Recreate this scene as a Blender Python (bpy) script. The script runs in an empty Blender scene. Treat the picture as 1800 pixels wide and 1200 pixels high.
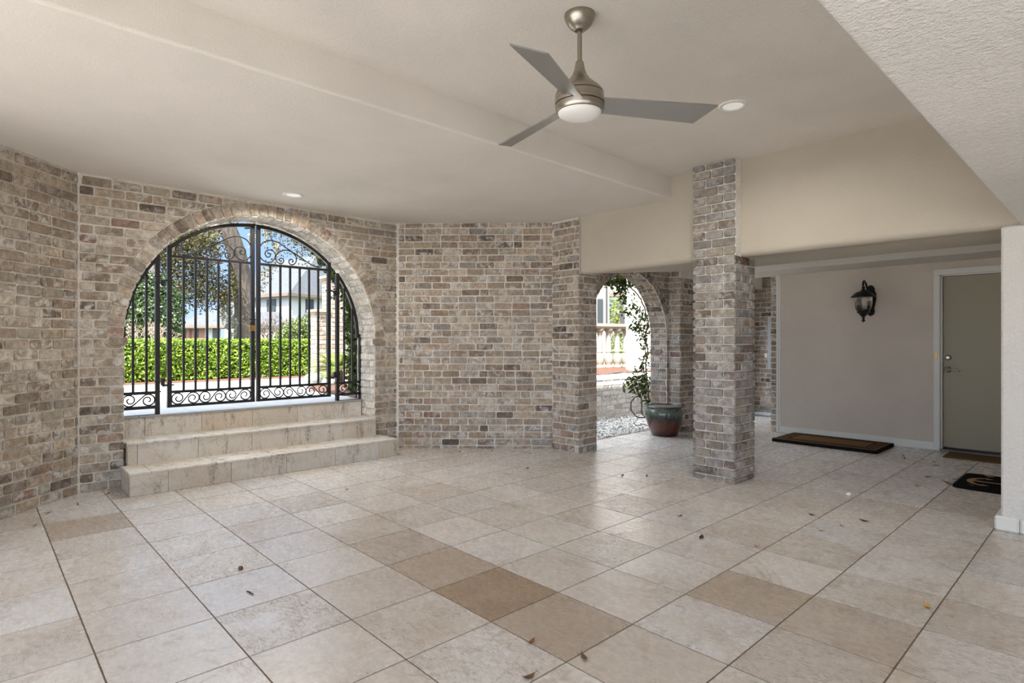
import bpy, math, random
import numpy as np
from mathutils import Vector, noise as mnoise
random.seed(7)
rng = np.random.default_rng(11)
PI = math.pi
COL = bpy.context.scene.collection

# ------------------------------------------------------------------ frames
# world X = a, world Y = b (the axes of the paving), Z up; the photographer stands at the origin, eye at 1.28 m
AX = (0.684165, -0.729327); BX = (0.729327, 0.684165)
def cw(X, Y, z=0.0):
    """from 'right of / ahead of the photographer' metres to the paving axes"""
    return Vector((AX[0]*X + AX[1]*Y, BX[0]*X + BX[1]*Y, z))
def at(u, v, Y):
    return cw((u-900)/1015.0*Y, Y, 1.28 + (600-v)/1015.0*Y)

# ------------------------------------------------------------------ mesh builder
class MB:
    def __init__(s): s.v=[]; s.f=[]; s.m=[]; s.c=[]; s.sm=[]
    def face(s, pts, mi=0, c=(.5,.5,.5), smooth=False):
        n=len(s.v); s.v.extend([tuple(p) for p in pts]); s.f.append(tuple(range(n,n+len(pts)))); s.m.append(mi); s.c.append(c); s.sm.append(smooth)
    def faces(s, verts, faces, mi=0, c=(.5,.5,.5), smooth=False):
        n=len(s.v); s.v.extend([tuple(p) for p in verts])
        for f in faces: s.f.append(tuple(n+i for i in f)); s.m.append(mi); s.c.append(c); s.sm.append(smooth)
    def box(s, x0,x1,y0,y1,z0,z1, mi=0, c=(.5,.5,.5)):
        V=[(x0,y0,z0),(x1,y0,z0),(x1,y1,z0),(x0,y1,z0),(x0,y0,z1),(x1,y0,z1),(x1,y1,z1),(x0,y1,z1)]
        s.faces(V,[(0,3,2,1),(4,5,6,7),(0,1,5,4),(1,2,6,5),(2,3,7,6),(3,0,4,7)],mi,c)
    def bbox(s, x0,x1,y0,y1,z0,z1, e=.004, mi=0, c=(.5,.5,.5), fn=None):
        """box with chamfered edges"""
        V=[];
        xs=(x0,x1); ys=(y0,y1); zs=(z0,z1)
        idx={}
        for i in (0,1):
            for j in (0,1):
                for k in (0,1):
                    sx=1 if i==0 else -1; sy=1 if j==0 else -1; sz=1 if k==0 else -1
                    for ax in range(3):
                        d=[sx*e,sy*e,sz*e]; d[ax]=0
                        idx[(i,j,k,ax)]=len(V); V.append((xs[i]+d[0],ys[j]+d[1],zs[k]+d[2]))
        F=[]
        g=lambda i,j,k,ax: idx[(i,j,k,ax)]
        for i in (0,1):
            q=[g(i,0,0,0),g(i,1,0,0),g(i,1,1,0),g(i,0,1,0)]; F.append(q if i else q[::-1])
            q=[g(0,i,0,1),g(0,i,1,1),g(1,i,1,1),g(1,i,0,1)]; F.append(q if i else q[::-1])
            q=[g(0,0,i,2),g(1,0,i,2),g(1,1,i,2),g(0,1,i,2)]; F.append(q if i else q[::-1])
        for i in (0,1):
            for j in (0,1):
                q=[g(i,j,0,0),g(i,j,1,0),g(i,j,1,1),g(i,j,0,1)]; F.append(q if (i==j) else q[::-1])
                q=[g(i,0,j,0),g(i,0,j,2),g(i,1,j,2),g(i,1,j,0)]; F.append(q if (i==j) else q[::-1])
                q=[g(0,i,j,1),g(1,i,j,1),g(1,i,j,2),g(0,i,j,2)]; F.append(q if (i==j) else q[::-1])
        for i in (0,1):
            for j in (0,1):
                for k in (0,1):
                    q=[g(i,j,k,0),g(i,j,k,1),g(i,j,k,2)]; F.append(q if (i+j+k)%2 else q[::-1])
        if fn: V=[fn(Vector(p)) for p in V]
        s.faces(V,F,mi,c)
    def prism(s, poly, z0, z1, mi=0, c=(.5,.5,.5)):
        n=len(poly)
        V=[(p[0],p[1],z0) for p in poly]+[(p[0],p[1],z1) for p in poly]
        F=[tuple(range(n-1,-1,-1)),tuple(range(n,2*n))]+[(i,(i+1)%n,n+(i+1)%n,n+i) for i in range(n)]
        s.faces(V,F,mi,c)
    def tube(s, pts, r, n=6, mi=0, c=(.5,.5,.5), closed=False, caps=True, smooth=True):
        P=[Vector(p) for p in pts]; N=len(P)
        R=r if isinstance(r,(list,tuple)) else [r]*N
        rings=[]; up=None
        for i,p in enumerate(P):
            if closed: t=P[(i+1)%N]-P[i-1]
            else: t=P[min(i+1,N-1)]-P[max(i-1,0)]
            if t.length<1e-9: t=Vector((0,0,1))
            t.normalize()
            if up is None:
                up=Vector((0,0,1)) if abs(t.z)<.9 else Vector((1,0,0))
            x=up-t*up.dot(t)
            if x.length<1e-6: x=Vector((0,1,0))-t*t.y
            x.normalize(); y=t.cross(x); up=x
            rings.append([p+(x*math.cos(2*PI*k/n)+y*math.sin(2*PI*k/n))*R[i] for k in range(n)])
        V=[q for r_ in rings for q in r_]; F=[]
        for i in range(N if closed else N-1):
            j=(i+1)%N
            for k in range(n):
                l=(k+1)%n
                F.append((i*n+k,i*n+l,j*n+l,j*n+k))
        s.faces(V,F,mi,c,smooth)
        if caps and not closed:
            s.face(rings[0][::-1],mi,c); s.face(rings[-1],mi,c)
    def lathe(s, prof, n=32, o=(0,0,0), mi=0, c=(.5,.5,.5), smooth=True, fn=None):
        V=[];F=[]
        for r,z in prof:
            for k in range(n):
                t=2*PI*k/n; rr=r*(fn(t,z) if fn else 1)
                V.append((o[0]+rr*math.cos(t),o[1]+rr*math.sin(t),o[2]+z))
        for i in range(len(prof)-1):
            for k in range(n):
                l=(k+1)%n; F.append((i*n+k,i*n+l,(i+1)*n+l,(i+1)*n+k))
        s.faces(V,F,mi,c,smooth)
    def bar(s, p0, p1, w, t, side, mi=0, c=(.5,.5,.5)):
        """rectangular bar from p0 to p1, w wide along 'side', t thick the other way"""
        p0=Vector(p0);p1=Vector(p1);d=(p1-p0).normalized();sv=Vector(side); sv=(sv-d*sv.dot(d)).normalized(); n=d.cross(sv)
        V=[]
        for p in (p0,p1):
            for a,b in ((-1,-1),(1,-1),(1,1),(-1,1)): V.append(p+sv*(a*w/2)+n*(b*t/2))
        s.faces(V,[(0,1,2,3),(7,6,5,4),(0,4,5,1),(1,5,6,2),(2,6,7,3),(3,7,4,0)],mi,c)
    def build(s, name, mats, parent=None, fix=True):
        me=bpy.data.meshes.new(name)
        me.from_pydata(s.v,[],s.f)
        if not isinstance(mats,(list,tuple)): mats=[mats]
        for m in mats: me.materials.append(m)
        me.polygons.foreach_set('material_index',s.m)
        me.polygons.foreach_set('use_smooth',s.sm)
        at_=me.attributes.new('bc','FLOAT_COLOR','FACE')
        arr=np.ones((len(s.f),4),dtype=np.float32); arr[:,:3]=np.array(s.c,dtype=np.float32).reshape(-1,3)
        at_.data.foreach_set('color',arr.ravel())
        me.update()
        if fix:
            import bmesh
            bm=bmesh.new(); bm.from_mesh(me); 
            if len(bm.faces)<60000:
                bmesh.ops.remove_doubles(bm,verts=bm.verts,dist=1e-5) if any(s.sm) else None
                bmesh.ops.recalc_face_normals(bm,faces=bm.faces)
            bm.to_mesh(me); bm.free()
        o=bpy.data.objects.new(name,me); COL.objects.link(o)
        if parent: o.parent=parent
        return o

def tag(o, label=None, cat=None, group=None, kind=None):
    if label: o['label']=label
    if cat: o['category']=cat
    if group: o['group']=group
    if kind: o['kind']=kind
    return o
def thing(name, label, cat, loc=(0,0,0), rz=0, group=None):
    o=bpy.data.objects.new(name,None); COL.objects.link(o); o.location=loc; o.rotation_euler=(0,0,rz); o.empty_display_size=.1
    return tag(o,label,cat,group)
def struct(mb, name, mats, label, cat):
    return tag(mb.build(name,mats),label,cat,None,'structure')

def cloud(name, P, size, mats, parent=None, up=None, spread=1.0, aspect=.55, bend=.25, col=None):
    """many small two-sided leaf blades as one mesh: P Nx3 points, 'up' optional Nx3 preferred normals"""
    P=np.asarray(P,dtype=np.float64); n=len(P)
    nrm=rng.normal(size=(n,3))*spread
    if up is not None: nrm=nrm+np.asarray(up)
    nrm/=np.linalg.norm(nrm,axis=1)[:,None]+1e-9
    t=rng.normal(size=(n,3)); t-=nrm*(t*nrm).sum(1)[:,None]; t/=np.linalg.norm(t,axis=1)[:,None]+1e-9
    b=np.cross(nrm,t)
    L=(size*(.65+.7*rng.random(n)))[:,None]; W=L*aspect
    # blade of 6 points: tip, two shoulders each side, base
    base=P-t*L*.5; tip=P+t*L*.5-nrm*L*bend*.5
    r1=P-t*L*.15+b*W*.5-nrm*L*bend*.12; l1=P-t*L*.15-b*W*.5-nrm*L*bend*.12
    r2=P+t*L*.22+b*W*.36-nrm*L*bend*.25; l2=P+t*L*.22-b*W*.36-nrm*L*bend*.25
    V=np.stack([base,r1,r2,tip,l2,l1],1).reshape(-1,3)
    me=bpy.data.meshes.new(name)
    me.vertices.add(n*6); me.vertices.foreach_set('co',V.astype(np.float32).ravel())
    me.loops.add(n*6); me.loops.foreach_set('vertex_index',np.arange(n*6,dtype=np.int32))
    me.polygons.add(n); me.polygons.foreach_set('loop_start',np.arange(0,n*6,6,dtype=np.int32))
    me.polygons.foreach_set('loop_total',np.full(n,6,dtype=np.int32))
    a_=me.attributes.new('bc','FLOAT_COLOR','FACE')
    arr=np.ones((n,4),dtype=np.float32); arr[:,:3]=rng.random((n,3))
    if col is not None: arr[:,0]=col
    a_.data.foreach_set('color',arr.ravel())
    me.materials.append(mats); me.update(calc_edges=True); me.validate()
    o=bpy.data.objects.new(name,me); COL.objects.link(o)
    if parent: o.parent=parent
    return o

# ------------------------------------------------------------------ materials
def s2l(r,g,b):
    f=lambda c:(c/255/12.92) if c/255<=.04045 else ((c/255+.055)/1.055)**2.4
    return (f(r),f(g),f(b),1)
class NT:
    def __init__(s,name):
        s.m=bpy.data.materials.new(name); s.m.use_nodes=True; s.t=s.m.node_tree; s.t.nodes.clear()
        s.out=s.N('ShaderNodeOutputMaterial'); s.p=s.N('ShaderNodeBsdfPrincipled'); s.L(s.p.outputs[0],s.out.inputs[0])
        s.tc=None
    def N(s,t,**k):
        n=s.t.nodes.new(t)
        for a,b in k.items(): setattr(n,a,b)
        return n
    def L(s,a,b): s.t.links.new(a,b)
    def coord(s):
        if not s.tc: s.tc=s.N('ShaderNodeTexCoord')
        return s.tc.outputs['Object']
    def setp(s,**k):
        for a,b in k.items():
            i=s.p.inputs[a.replace('_',' ')]
            if hasattr(b,'is_linked') or b.__class__.__name__.startswith('NodeSocket'): s.L(b,i)
            else: i.default_value=b
    def noise(s,scale,detail=3,rough=.5,vec=None,dim='3D',w=None,dist=0):
        n=s.N('ShaderNodeTexNoise'); n.noise_dimensions=dim
        n.inputs['Scale'].default_value=scale; n.inputs['Detail'].default_value=detail; n.inputs['Roughness'].default_value=rough; n.inputs['Distortion'].default_value=dist
        s.L(vec if vec is not None else s.coord(),n.inputs['Vector'])
        if w is not None: s.L(w,n.inputs['W'])
        return n.outputs['Fac']
    def ramp(s,fac,stops,interp='LINEAR'):
        r=s.N('ShaderNodeValToRGB'); e=r.color_ramp.elements; r.color_ramp.interpolation=interp
        while len(e)<len(stops): e.new(.5)
        for i,(p,c) in enumerate(stops):
            e[i].position=p; e[i].color=c if len(c)==4 else (*c,1)
        s.L(fac,r.inputs[0]); return r.outputs[0]
    def math(s,op,a,b=0.0,clamp=False):
        n=s.N('ShaderNodeMath',operation=op,use_clamp=clamp)
        for i,x in enumerate((a,b)):
            if isinstance(x,(int,float)): n.inputs[i].default_value=x
            else: s.L(x,n.inputs[i])
        return n.outputs[0]
    def mix(s,f,a,b,mode='MIX'):
        n=s.N('ShaderNodeMix',data_type='RGBA',blend_type=mode)
        for i,x in ((0,f),(6,a),(7,b)):
            if isinstance(x,(int,float)): n.inputs[i].default_value=x
            elif isinstance(x,tuple): n.inputs[i].default_value=x
            else: s.L(x,n.inputs[i])
        return n.outputs[2]
    def attr(s):
        n=s.N('ShaderNodeAttribute',attribute_name='bc'); q=s.N('ShaderNodeSeparateColor'); s.L(n.outputs['Color'],q.inputs[0]); return q.outputs
    def mapping(s,scale=(1,1,1),rot=(0,0,0)):
        n=s.N('ShaderNodeMapping'); n.inputs['Scale'].default_value=scale; n.inputs['Rotation'].default_value=rot
        s.L(s.coord(),n.inputs['Vector']); return n.outputs[0]
    def bump(s,h,strength=.3,dist=.01,normal=None):
        n=s.N('ShaderNodeBump'); n.inputs['Strength'].default_value=strength; n.inputs['Distance'].default_value=dist
        s.L(h,n.inputs['Height'])
        if normal is not None: s.L(normal,n.inputs['Normal'])
        s.L(n.outputs[0],s.p.inputs['Normal']); return n.outputs[0]
W=lambda k:(k,k,k,1)
def simple(name,col,rough=.5,metal=0,**k):
    t=NT(name); t.setp(Base_Color=col,Roughness=rough,Metallic=metal,**k); return t.m

def brick_mat(name, stops, wash=(.68,.645,.59,1), wk=1.0):
    t=NT(name); a=t.attr()
    base=t.ramp(a[0],stops)
    mot=t.noise(26,6,.65)
    base=t.mix(1.0,base,t.ramp(mot,[(.25,W(.50)),(.5,W(.95)),(.76,W(1.5))]),'MULTIPLY')
    base=t.mix(1.0,base,t.ramp(a[2],[(0,W(.78)),(1,W(1.22))]),'MULTIPLY')
    # chalky lime left on the tumbled faces
    lime=t.noise(15,7,.7,dist=.6)
    lm=t.math('MULTIPLY',t.ramp(lime,[(.47,W(0)),(.62,W(1))]),t.math('MULTIPLY',t.ramp(a[1],[(.05,W(.15)),(.95,W(1))]),.95*wk),True)
    base=t.mix(lm,base,wash)
    pit=t.noise(95,4,.6)
    base=t.mix(t.ramp(pit,[(.27,W(.75)),(.36,W(0))]),base,(.07,.055,.045,1))
    t.setp(Base_Color=base,Roughness=.93); t.p.inputs['Specular IOR Level'].default_value=.15
    h=t.math('ADD',t.math('MULTIPLY',mot,.6),t.math('MULTIPLY',pit,.6))
    t.bump(h,.55,.012); return t.m
WARM=[(0,s2l(108,94,82)),(.10,s2l(144,128,110)),(.3,s2l(162,146,128)),(.5,s2l(168,151,130)),(.66,s2l(152,142,130)),(.86,s2l(180,168,151)),(.975,s2l(152,130,113)),(1,s2l(132,102,88))]
GREY=[(0,s2l(104,92,82)),(.10,s2l(142,122,104)),(.3,s2l(160,146,130)),(.45,s2l(168,149,126)),(.62,s2l(146,139,132)),(.74,s2l(156,136,116)),(.88,s2l(176,167,154)),(.97,s2l(158,138,121)),(1,s2l(140,112,98))]
M={}
M['brick']=brick_mat('tumbled warm brick',WARM)
M['brick_grey']=brick_mat('tumbled grey brick',GREY,(.66,.63,.59,1),1.0)
M['brick_col']=brick_mat('column brick',[(0,s2l(104,92,84)),(.10,s2l(132,118,106)),(.3,s2l(150,142,133)),(.5,s2l(142,136,131)),(.66,s2l(156,146,132)),(.86,s2l(140,136,133)),(.97,s2l(146,126,108)),(1,s2l(112,84,70))],(.66,.63,.59,1),.75)
M['brick_pale']=brick_mat('pale whitewash and bounce light brick',[(0,s2l(186,178,168)),(.6,s2l(214,208,198)),(1,s2l(196,186,172))],(.82,.79,.74,1),1.0)  # whitewash on the garden wall; on the gate reveal, bounce light put into colour
M['brick_pier']=brick_mat('pale pier brick',[(0,s2l(136,122,106)),(.5,s2l(158,142,122)),(1,s2l(146,118,98))],(.5,.46,.41,1),1.0)
M['brick_white']=brick_mat('white painted brick',[(0,s2l(184,170,154)),(.6,s2l(206,198,186)),(1,s2l(176,156,136))],(.66,.64,.60,1),1.0)
def mortar(name,c):
    t=NT(name); n=t.noise(60,6,.7); n2=t.noise(5,4,.6)
    b=t.mix(1.0,c,t.ramp(n,[(.25,W(.72)),(.7,W(1.12))]),'MULTIPLY'); b=t.mix(1.0,b,t.ramp(n2,[(.3,W(.82)),(.7,W(1.1))]),'MULTIPLY')
    t.setp(Base_Color=b,Roughness=.95); t.p.inputs['Specular IOR Level'].default_value=.1; t.bump(n,.6,.01); return t.m
M['mortar_pier']=mortar('pier mortar',s2l(168,158,144)); M['mortar']=mortar('lime mortar',s2l(222,214,201)); M['mortar_white']=mortar('white lime mortar',s2l(236,231,223)); M['mortar_pale']=mortar('pale lime mortar',s2l(224,218,208))

def stucco(name,c,sc=150,bs=.35,bd=.004):
    t=NT(name); n=t.noise(sc,3,.6); n2=t.noise(1.3,4,.55); n3=t.noise(sc*.33,4,.6)
    b=t.mix(1.0,c,t.ramp(n2,[(.3,W(.94)),(.7,W(1.05))]),'MULTIPLY')
    b=t.mix(1.0,b,t.ramp(n,[(.3,W(.93)),(.7,W(1.05))]),'MULTIPLY')
    t.setp(Base_Color=b,Roughness=.92); t.p.inputs['Specular IOR Level'].default_value=.15
    t.bump(t.math('ADD',n,t.math('MULTIPLY',n3,1.2)),bs,bd); return t.m
M['stucco']=stucco('cream sand stucco',s2l(222,216,207))
M['stucco_warm']=stucco('warm beige sand stucco',s2l(190,181,166))
M['stucco_pale']=stucco('pale coarse stucco',s2l(226,222,215),110,.9,.010)
M['stucco_wall']=stucco('tan sand stucco wall',s2l(212,201,188),170,.3)

def travertine(name,tones,brown,pitk=1.0,gloss=(.14,.36),warm=s2l(197,185,171),stain=False):
    t=NT(name); a=t.attr()
    off=t.math('MULTIPLY',a[2],37.0)
    v1=t.mapping((2.2,7.5,4)); v2=t.mapping((9,16,12))
    n1=t.noise(1.6,6,.62,vec=v1,dim='4D',w=off,dist=.4)
    n2=t.noise(2.0,5,.6,vec=v2,dim='4D',w=off)
    n3=t.noise(38,5,.7)
    base=t.ramp(a[0],tones)
    base=t.mix(t.ramp(n1,[(.42,W(0)),(.75,W(.5))]),base,warm)
    base=t.mix(t.ramp(n1,[(.2,W(.45)),(.4,W(0))]),base,s2l(214,208,202))
    base=t.mix(a[1],base,brown)
    base=t.mix(1.0,base,t.ramp(n3,[(.25,W(.94)),(.7,W(1.03))]),'MULTIPLY')
    dirt=t.noise(1.15,6,.68,dist=.8); base=t.mix(t.ramp(dirt,[(.5,W(0)),(.72,W(.5))]),base,s2l(176,156,132))
    # open pits and worn grain along the bed of the stone
    pv=t.mapping((34,120,80)); pn=t.noise(1.0,8,.85,vec=pv,dim='4D',w=off,dist=.5)
    rough_tile=t.ramp(a[2],[(0,W(-.10)),(.55,W(-.03)),(.8,W(.05)),(1,W(.16))]) if False else t.math('SUBTRACT',t.math('MULTIPLY',t.math('POWER',a[2],2.0),.26),.11)
    zone=t.ramp(t.math('ADD',t.noise(3.4,4,.6,dim='4D',w=off,dist=.3),rough_tile),[(.47,W(0)),(.60,W(1))])
    pit=t.math('MULTIPLY',t.ramp(pn,[(.51,W(0)),(.64,W(1))]),t.math('MULTIPLY',zone,.95*pitk),True)
    base=t.mix(pit,base,s2l(112,96,80))
    pn2=t.noise(75,3,.6)
    base=t.mix(t.math('MULTIPLY',t.ramp(pn2,[(.25,W(.6*pitk)),(.31,W(0))]),t.ramp(n1,[(.35,W(.15)),(.6,W(1))])),base,s2l(120,104,88))
    vein=t.math('ABSOLUTE',t.math('SUBTRACT',t.noise(1.1,5,.6,dim='4D',w=off,dist=1.2),.5)); base=t.mix(t.ramp(vein,[(0,W(.35)),(.010,W(0))]),base,s2l(150,128,104))
    st=t.noise(.55,4,.6); base=t.mix(1.0,base,t.ramp(st,[(.3,W(.93)),(.65,W(1.05))]),'MULTIPLY')
    if stain:
        sv=t.mapping((5,5,1.4)); sn=t.noise(2.0,7,.75,vec=sv); base=t.mix(t.math('MULTIPLY',t.ramp(sn,[(.52,W(0)),(.64,W(1))]),t.ramp(t.noise(60,4,.7),[(.38,W(0)),(.56,W(.8))])),base,s2l(92,84,74))
    rg=t.ramp(t.math('ADD',t.math('MULTIPLY',n2,.6),t.math('MULTIPLY',n3,.4)),[(.3,W(gloss[0])),(.65,W(gloss[1]))])
    t.setp(Base_Color=base,Roughness=rg); t.p.inputs['Specular IOR Level'].default_value=.45
    hh=t.math('SUBTRACT',t.math('MULTIPLY',n3,.25),t.math('MULTIPLY',pit,.8)); t.bump(hh,.25,.006); return t.m
M['tile']=travertine('travertine paving',[(0,s2l(202,194,186)),(.3,s2l(210,204,197)),(.6,s2l(214,208,202)),(.85,s2l(208,205,203)),(1,s2l(220,216,211))],s2l(156,134,112))
M['step']=travertine('travertine step stone',[(0,s2l(202,190,172)),(.5,s2l(208,200,187)),(1,s2l(212,207,199))],s2l(190,164,134),.7,(.5,.7),s2l(200,182,158),True)
M['landing']=travertine('shade grey landing stone',[(0,s2l(140,140,141)),(.5,s2l(150,150,151)),(1,s2l(160,159,158))],s2l(130,128,124),.5,(.5,.7),s2l(146,144,142))  # shade on the landing is put into this greyer stone colour
M['grout']=simple('sandy joint',s2l(112,96,78),.95)
M['concrete']=mortar('pale concrete path',s2l(184,180,174)); M['drive']=mortar('driveway concrete',s2l(176,172,166))
def paint(name,c,rough=.45,sp=.4):
    t=NT(name); n=t.noise(90,3); t.setp(Base_Color=c,Roughness=rough); t.p.inputs['Specular IOR Level'].default_value=sp; t.bump(n,.06,.002); return t.m
M['white_paint']=paint('white trim paint',s2l(226,224,218)); M['door_paint']=paint('olive grey door paint',s2l(163,155,133),.42)
def iron():
    t=NT('black wrought iron'); n=t.noise(70,4); t.setp(Base_Color=t.ramp(n,[(.3,(.012,.011,.012,1)),(.75,(.03,.026,.024,1))]),Roughness=.38,Metallic=.2); t.bump(n,.15,.003); return t.m
M['iron']=iron()
def nickel():
    t=NT('brushed nickel'); v=t.mapping((4,4,260)); n=t.noise(1,3,.6,vec=v); t.setp(Base_Color=t.ramp(n,[(.2,s2l(150,142,132)),(.8,s2l(190,182,170))]),Roughness=.32,Metallic=1.0); t.bump(n,.05,.002); return t.m
M['nickel']=nickel(); M['nickel_dark']=simple('dark seam metal',(.03,.028,.026,1),.5,.6)
M['blade']=simple('silver fan blade paint',s2l(176,178,178),.27,.85)
def opal(nm,em):
    t=NT(nm); t.setp(Base_Color=s2l(240,238,234),Roughness=.35); t.p.inputs['Emission Color'].default_value=(1,.97,.93,1); t.p.inputs['Emission Strength'].default_value=em; return t.m
M['opal']=opal('opal glass fan bowl',.0); M['lens']=opal('frosted downlight lens',.06)
M['black_metal']=simple('satin black lantern metal',(.012,.011,.010,1),.35,.3)
def glass():
    t=NT('seeded lantern glass'); n=t.noise(45,3,.6); t.setp(Base_Color=(.95,.95,.93,1),Roughness=.04,IOR=1.45); t.p.inputs['Transmission Weight'].default_value=1.0; t.bump(n,.5,.01); return t.m
M['glass']=glass()
M['candle']=simple('ivory candle sleeve',s2l(226,206,170),.6); M['bulb']=simple('amber bulb glass',s2l(190,130,84),.2)
M['threshold']=simple('dull aluminium threshold',s2l(120,116,110),.7,.2); M['brass']=simple('brass',s2l(190,150,80),.35,1.0); M['chrome']=simple('satin nickel hardware',s2l(176,168,156),.28,1.0)
def coir(name,c1,c2,sc=220):
    t=NT(name); n=t.noise(sc,4,.7); t.setp(Base_Color=t.ramp(n,[(.3,c1),(.7,c2)]),Roughness=1.0); t.p.inputs['Specular IOR Level'].default_value=.05; t.bump(n,1.0,.012); return t.m
M['coir']=coir('brown coir pile',s2l(100,74,48),s2l(150,116,80)); M['coir_black']=coir('black coir pile',(.004,.004,.004,1),(.022,.021,.02,1)); M['coir_tan']=coir('tan coir pile',s2l(170,136,96),s2l(208,176,134)); M['coir_edge']=coir('fine coir mat',s2l(104,80,54),s2l(146,116,80),400)
def pot_mat():
    t=NT('dripped ceramic glaze'); sep=t.N('ShaderNodeSeparateXYZ'); t.L(t.coord(),sep.inputs[0])
    v=t.mapping((34,34,1.2)); n=t.noise(1.0,5,.7,vec=v); v2=t.mapping((80,80,3)); n2=t.noise(1,4,.7,vec=v2)
    h=t.math('ADD',t.math('DIVIDE',sep.outputs[2],.42),t.math('MULTIPLY',t.math('SUBTRACT',n,.5),.55))
    base=t.ramp(h,[(.0,s2l(52,18,14)),(.30,s2l(96,34,22)),(.48,s2l(70,40,28)),(.60,s2l(28,24,20)),(.72,s2l(84,98,84)),(.84,s2l(104,120,104)),(.93,s2l(44,32,26)),(1,s2l(60,38,28))])
    base=t.mix(t.ramp(n2,[(.46,W(0)),(.62,W(.6))]),base,s2l(26,22,18))
    t.setp(Base_Color=base,Roughness=.13); t.p.inputs['Coat Weight'].default_value=.5; return t.m
M['glaze']=pot_mat(); M['pot_lid']=mortar('dusty grey lid',s2l(128,118,106))
def leafm(name,c1,c2,c3=None,trans=.25,ro=.42,sp=.4):
    t=NT(name); a=t.attr(); st=[(0,c1),(.6,c2)]+([(1,c3)] if c3 else [])
    b=t.ramp(a[0],st); b=t.mix(1.0,b,t.ramp(a[1],[(0,W(.7)),(1,W(1.25))]),'MULTIPLY')
    t.setp(Base_Color=b,Roughness=ro); t.p.inputs['Specular IOR Level'].default_value=sp
    tr=t.N('ShaderNodeBsdfTranslucent'); t.L(b,tr.inputs[0]); mx=t.N('ShaderNodeMixShader'); mx.inputs[0].default_value=trans
    t.L(t.p.outputs[0],mx.inputs[1]); t.L(tr.outputs[0],mx.inputs[2]); t.L(mx.outputs[0],t.out.inputs[0]); return t.m
M['hedge']=leafm('boxwood hedge leaf',s2l(58,84,20),s2l(112,140,30),s2l(172,190,66),.3)
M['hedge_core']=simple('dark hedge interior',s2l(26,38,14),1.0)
M['magnolia']=leafm('magnolia leaf',s2l(30,46,22),s2l(56,74,36),s2l(120,130,84))
M['oak_leaf']=leafm('live oak leaf',s2l(50,50,28),s2l(74,70,42),s2l(116,100,62),.2,.7,.15)
M['moss']=leafm('spanish moss',s2l(120,116,102),s2l(150,146,130),s2l(176,170,150))
M['vine']=leafm('climbing fig leaf',s2l(38,56,24),s2l(66,86,36),s2l(130,138,60))
M['shrub']=leafm('garden shrub leaf',s2l(60,74,34),s2l(90,104,50),s2l(126,130,76))
M['palm']=leafm('sago frond',s2l(66,84,30),s2l(108,122,44),s2l(150,154,70))
M['gold_tree']=leafm('golden green tree leaf',s2l(84,96,34),s2l(122,126,54),s2l(166,160,88))
def bark(name,c1,c2):
    t=NT(name); v=t.mapping((9,9,1.6)); n=t.noise(1,7,.7,vec=v); t.setp(Base_Color=t.ramp(n,[(.3,c1),(.7,c2)]),Roughness=.95); t.bump(n,1.0,.06); return t.m
M['bark']=bark('live oak bark',s2l(54,46,40),s2l(118,104,92)); M['twig']=bark('woody stem',s2l(78,62,50),s2l(120,98,80)); M['pink_twig']=bark('pale smooth twig',s2l(150,118,104),s2l(196,168,150))
def mulch(name,c1,c2,c3,bp=True):
    t=NT(name); n=t.noise(60,5,.75); n2=t.noise(24,4,.7); t.setp(Base_Color=t.ramp(n,[(.25,c1),(.5,c2),(.75,c3)]),Roughness=1.0)
    if bp: t.bump(t.math('ADD',n,n2),1.0,.03)
    return t.m
M['mulch']=mulch('pine bark mulch',s2l(54,34,24),s2l(104,68,48),s2l(146,104,76))
M['gravel']=mulch('gravel bed',s2l(130,124,118),s2l(196,190,182),s2l(222,217,210))
def pebble():
    t=NT('gravel stone'); a=t.attr(); t.setp(Base_Color=t.ramp(a[0],[(0,s2l(120,114,108)),(.3,s2l(206,200,192)),(1,s2l(244,241,236))]),Roughness=.85); return t.m
M['pebble']=pebble(); M['rock']=mortar('pale boulder',s2l(206,200,190)); M['cast_stone']=mortar('cast stone',s2l(158,147,132)); M['cap_stone']=mortar('pier cap stone',s2l(170,154,130))
M['house_wall']=paint('house white brick paint',s2l(176,174,172),.8,.2); M['house_cream']=paint('cream porch wall',s2l(172,162,150),.8,.2)
def roofm():
    t=NT('slate roof'); v=t.mapping((.6,.6,6)); n=t.noise(3,5,.7,vec=v); t.setp(Base_Color=t.ramp(n,[(.3,s2l(72,74,76)),(.7,s2l(94,95,96))]),Roughness=1.0); t.p.inputs['Specular IOR Level'].default_value=.05; t.bump(n,.4,.05); return t.m
M['roof']=roofm(); M['fascia']=simple('brown gutter',s2l(112,92,78),.6); M['pane']=simple('dark window pane',s2l(52,58,58),.22); M['shutter']=simple('brick red shutter',s2l(134,92,82),.7); M['dark_frame']=simple('dark window frame',s2l(58,54,52),.5)
M['lawn']=mulch('lawn',s2l(56,62,34),s2l(84,90,52),s2l(110,112,72),False)
def pvc(): return paint('grey pvc pipe',s2l(172,172,172),.4)
M['pvc']=pvc(); M['paper']=simple('white paper scrap',s2l(236,234,228),.8)
M['dry_leaf']=simple('dry brown leaf',s2l(98,66,38),.6); M['yellow_leaf']=simple('yellow leaf',s2l(196,150,60),.5); M['dark_leaf']=simple('dark wet leaf',s2l(54,40,32),.6); M['red_leaf']=simple('rusty leaf',s2l(128,74,44),.6)

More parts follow.
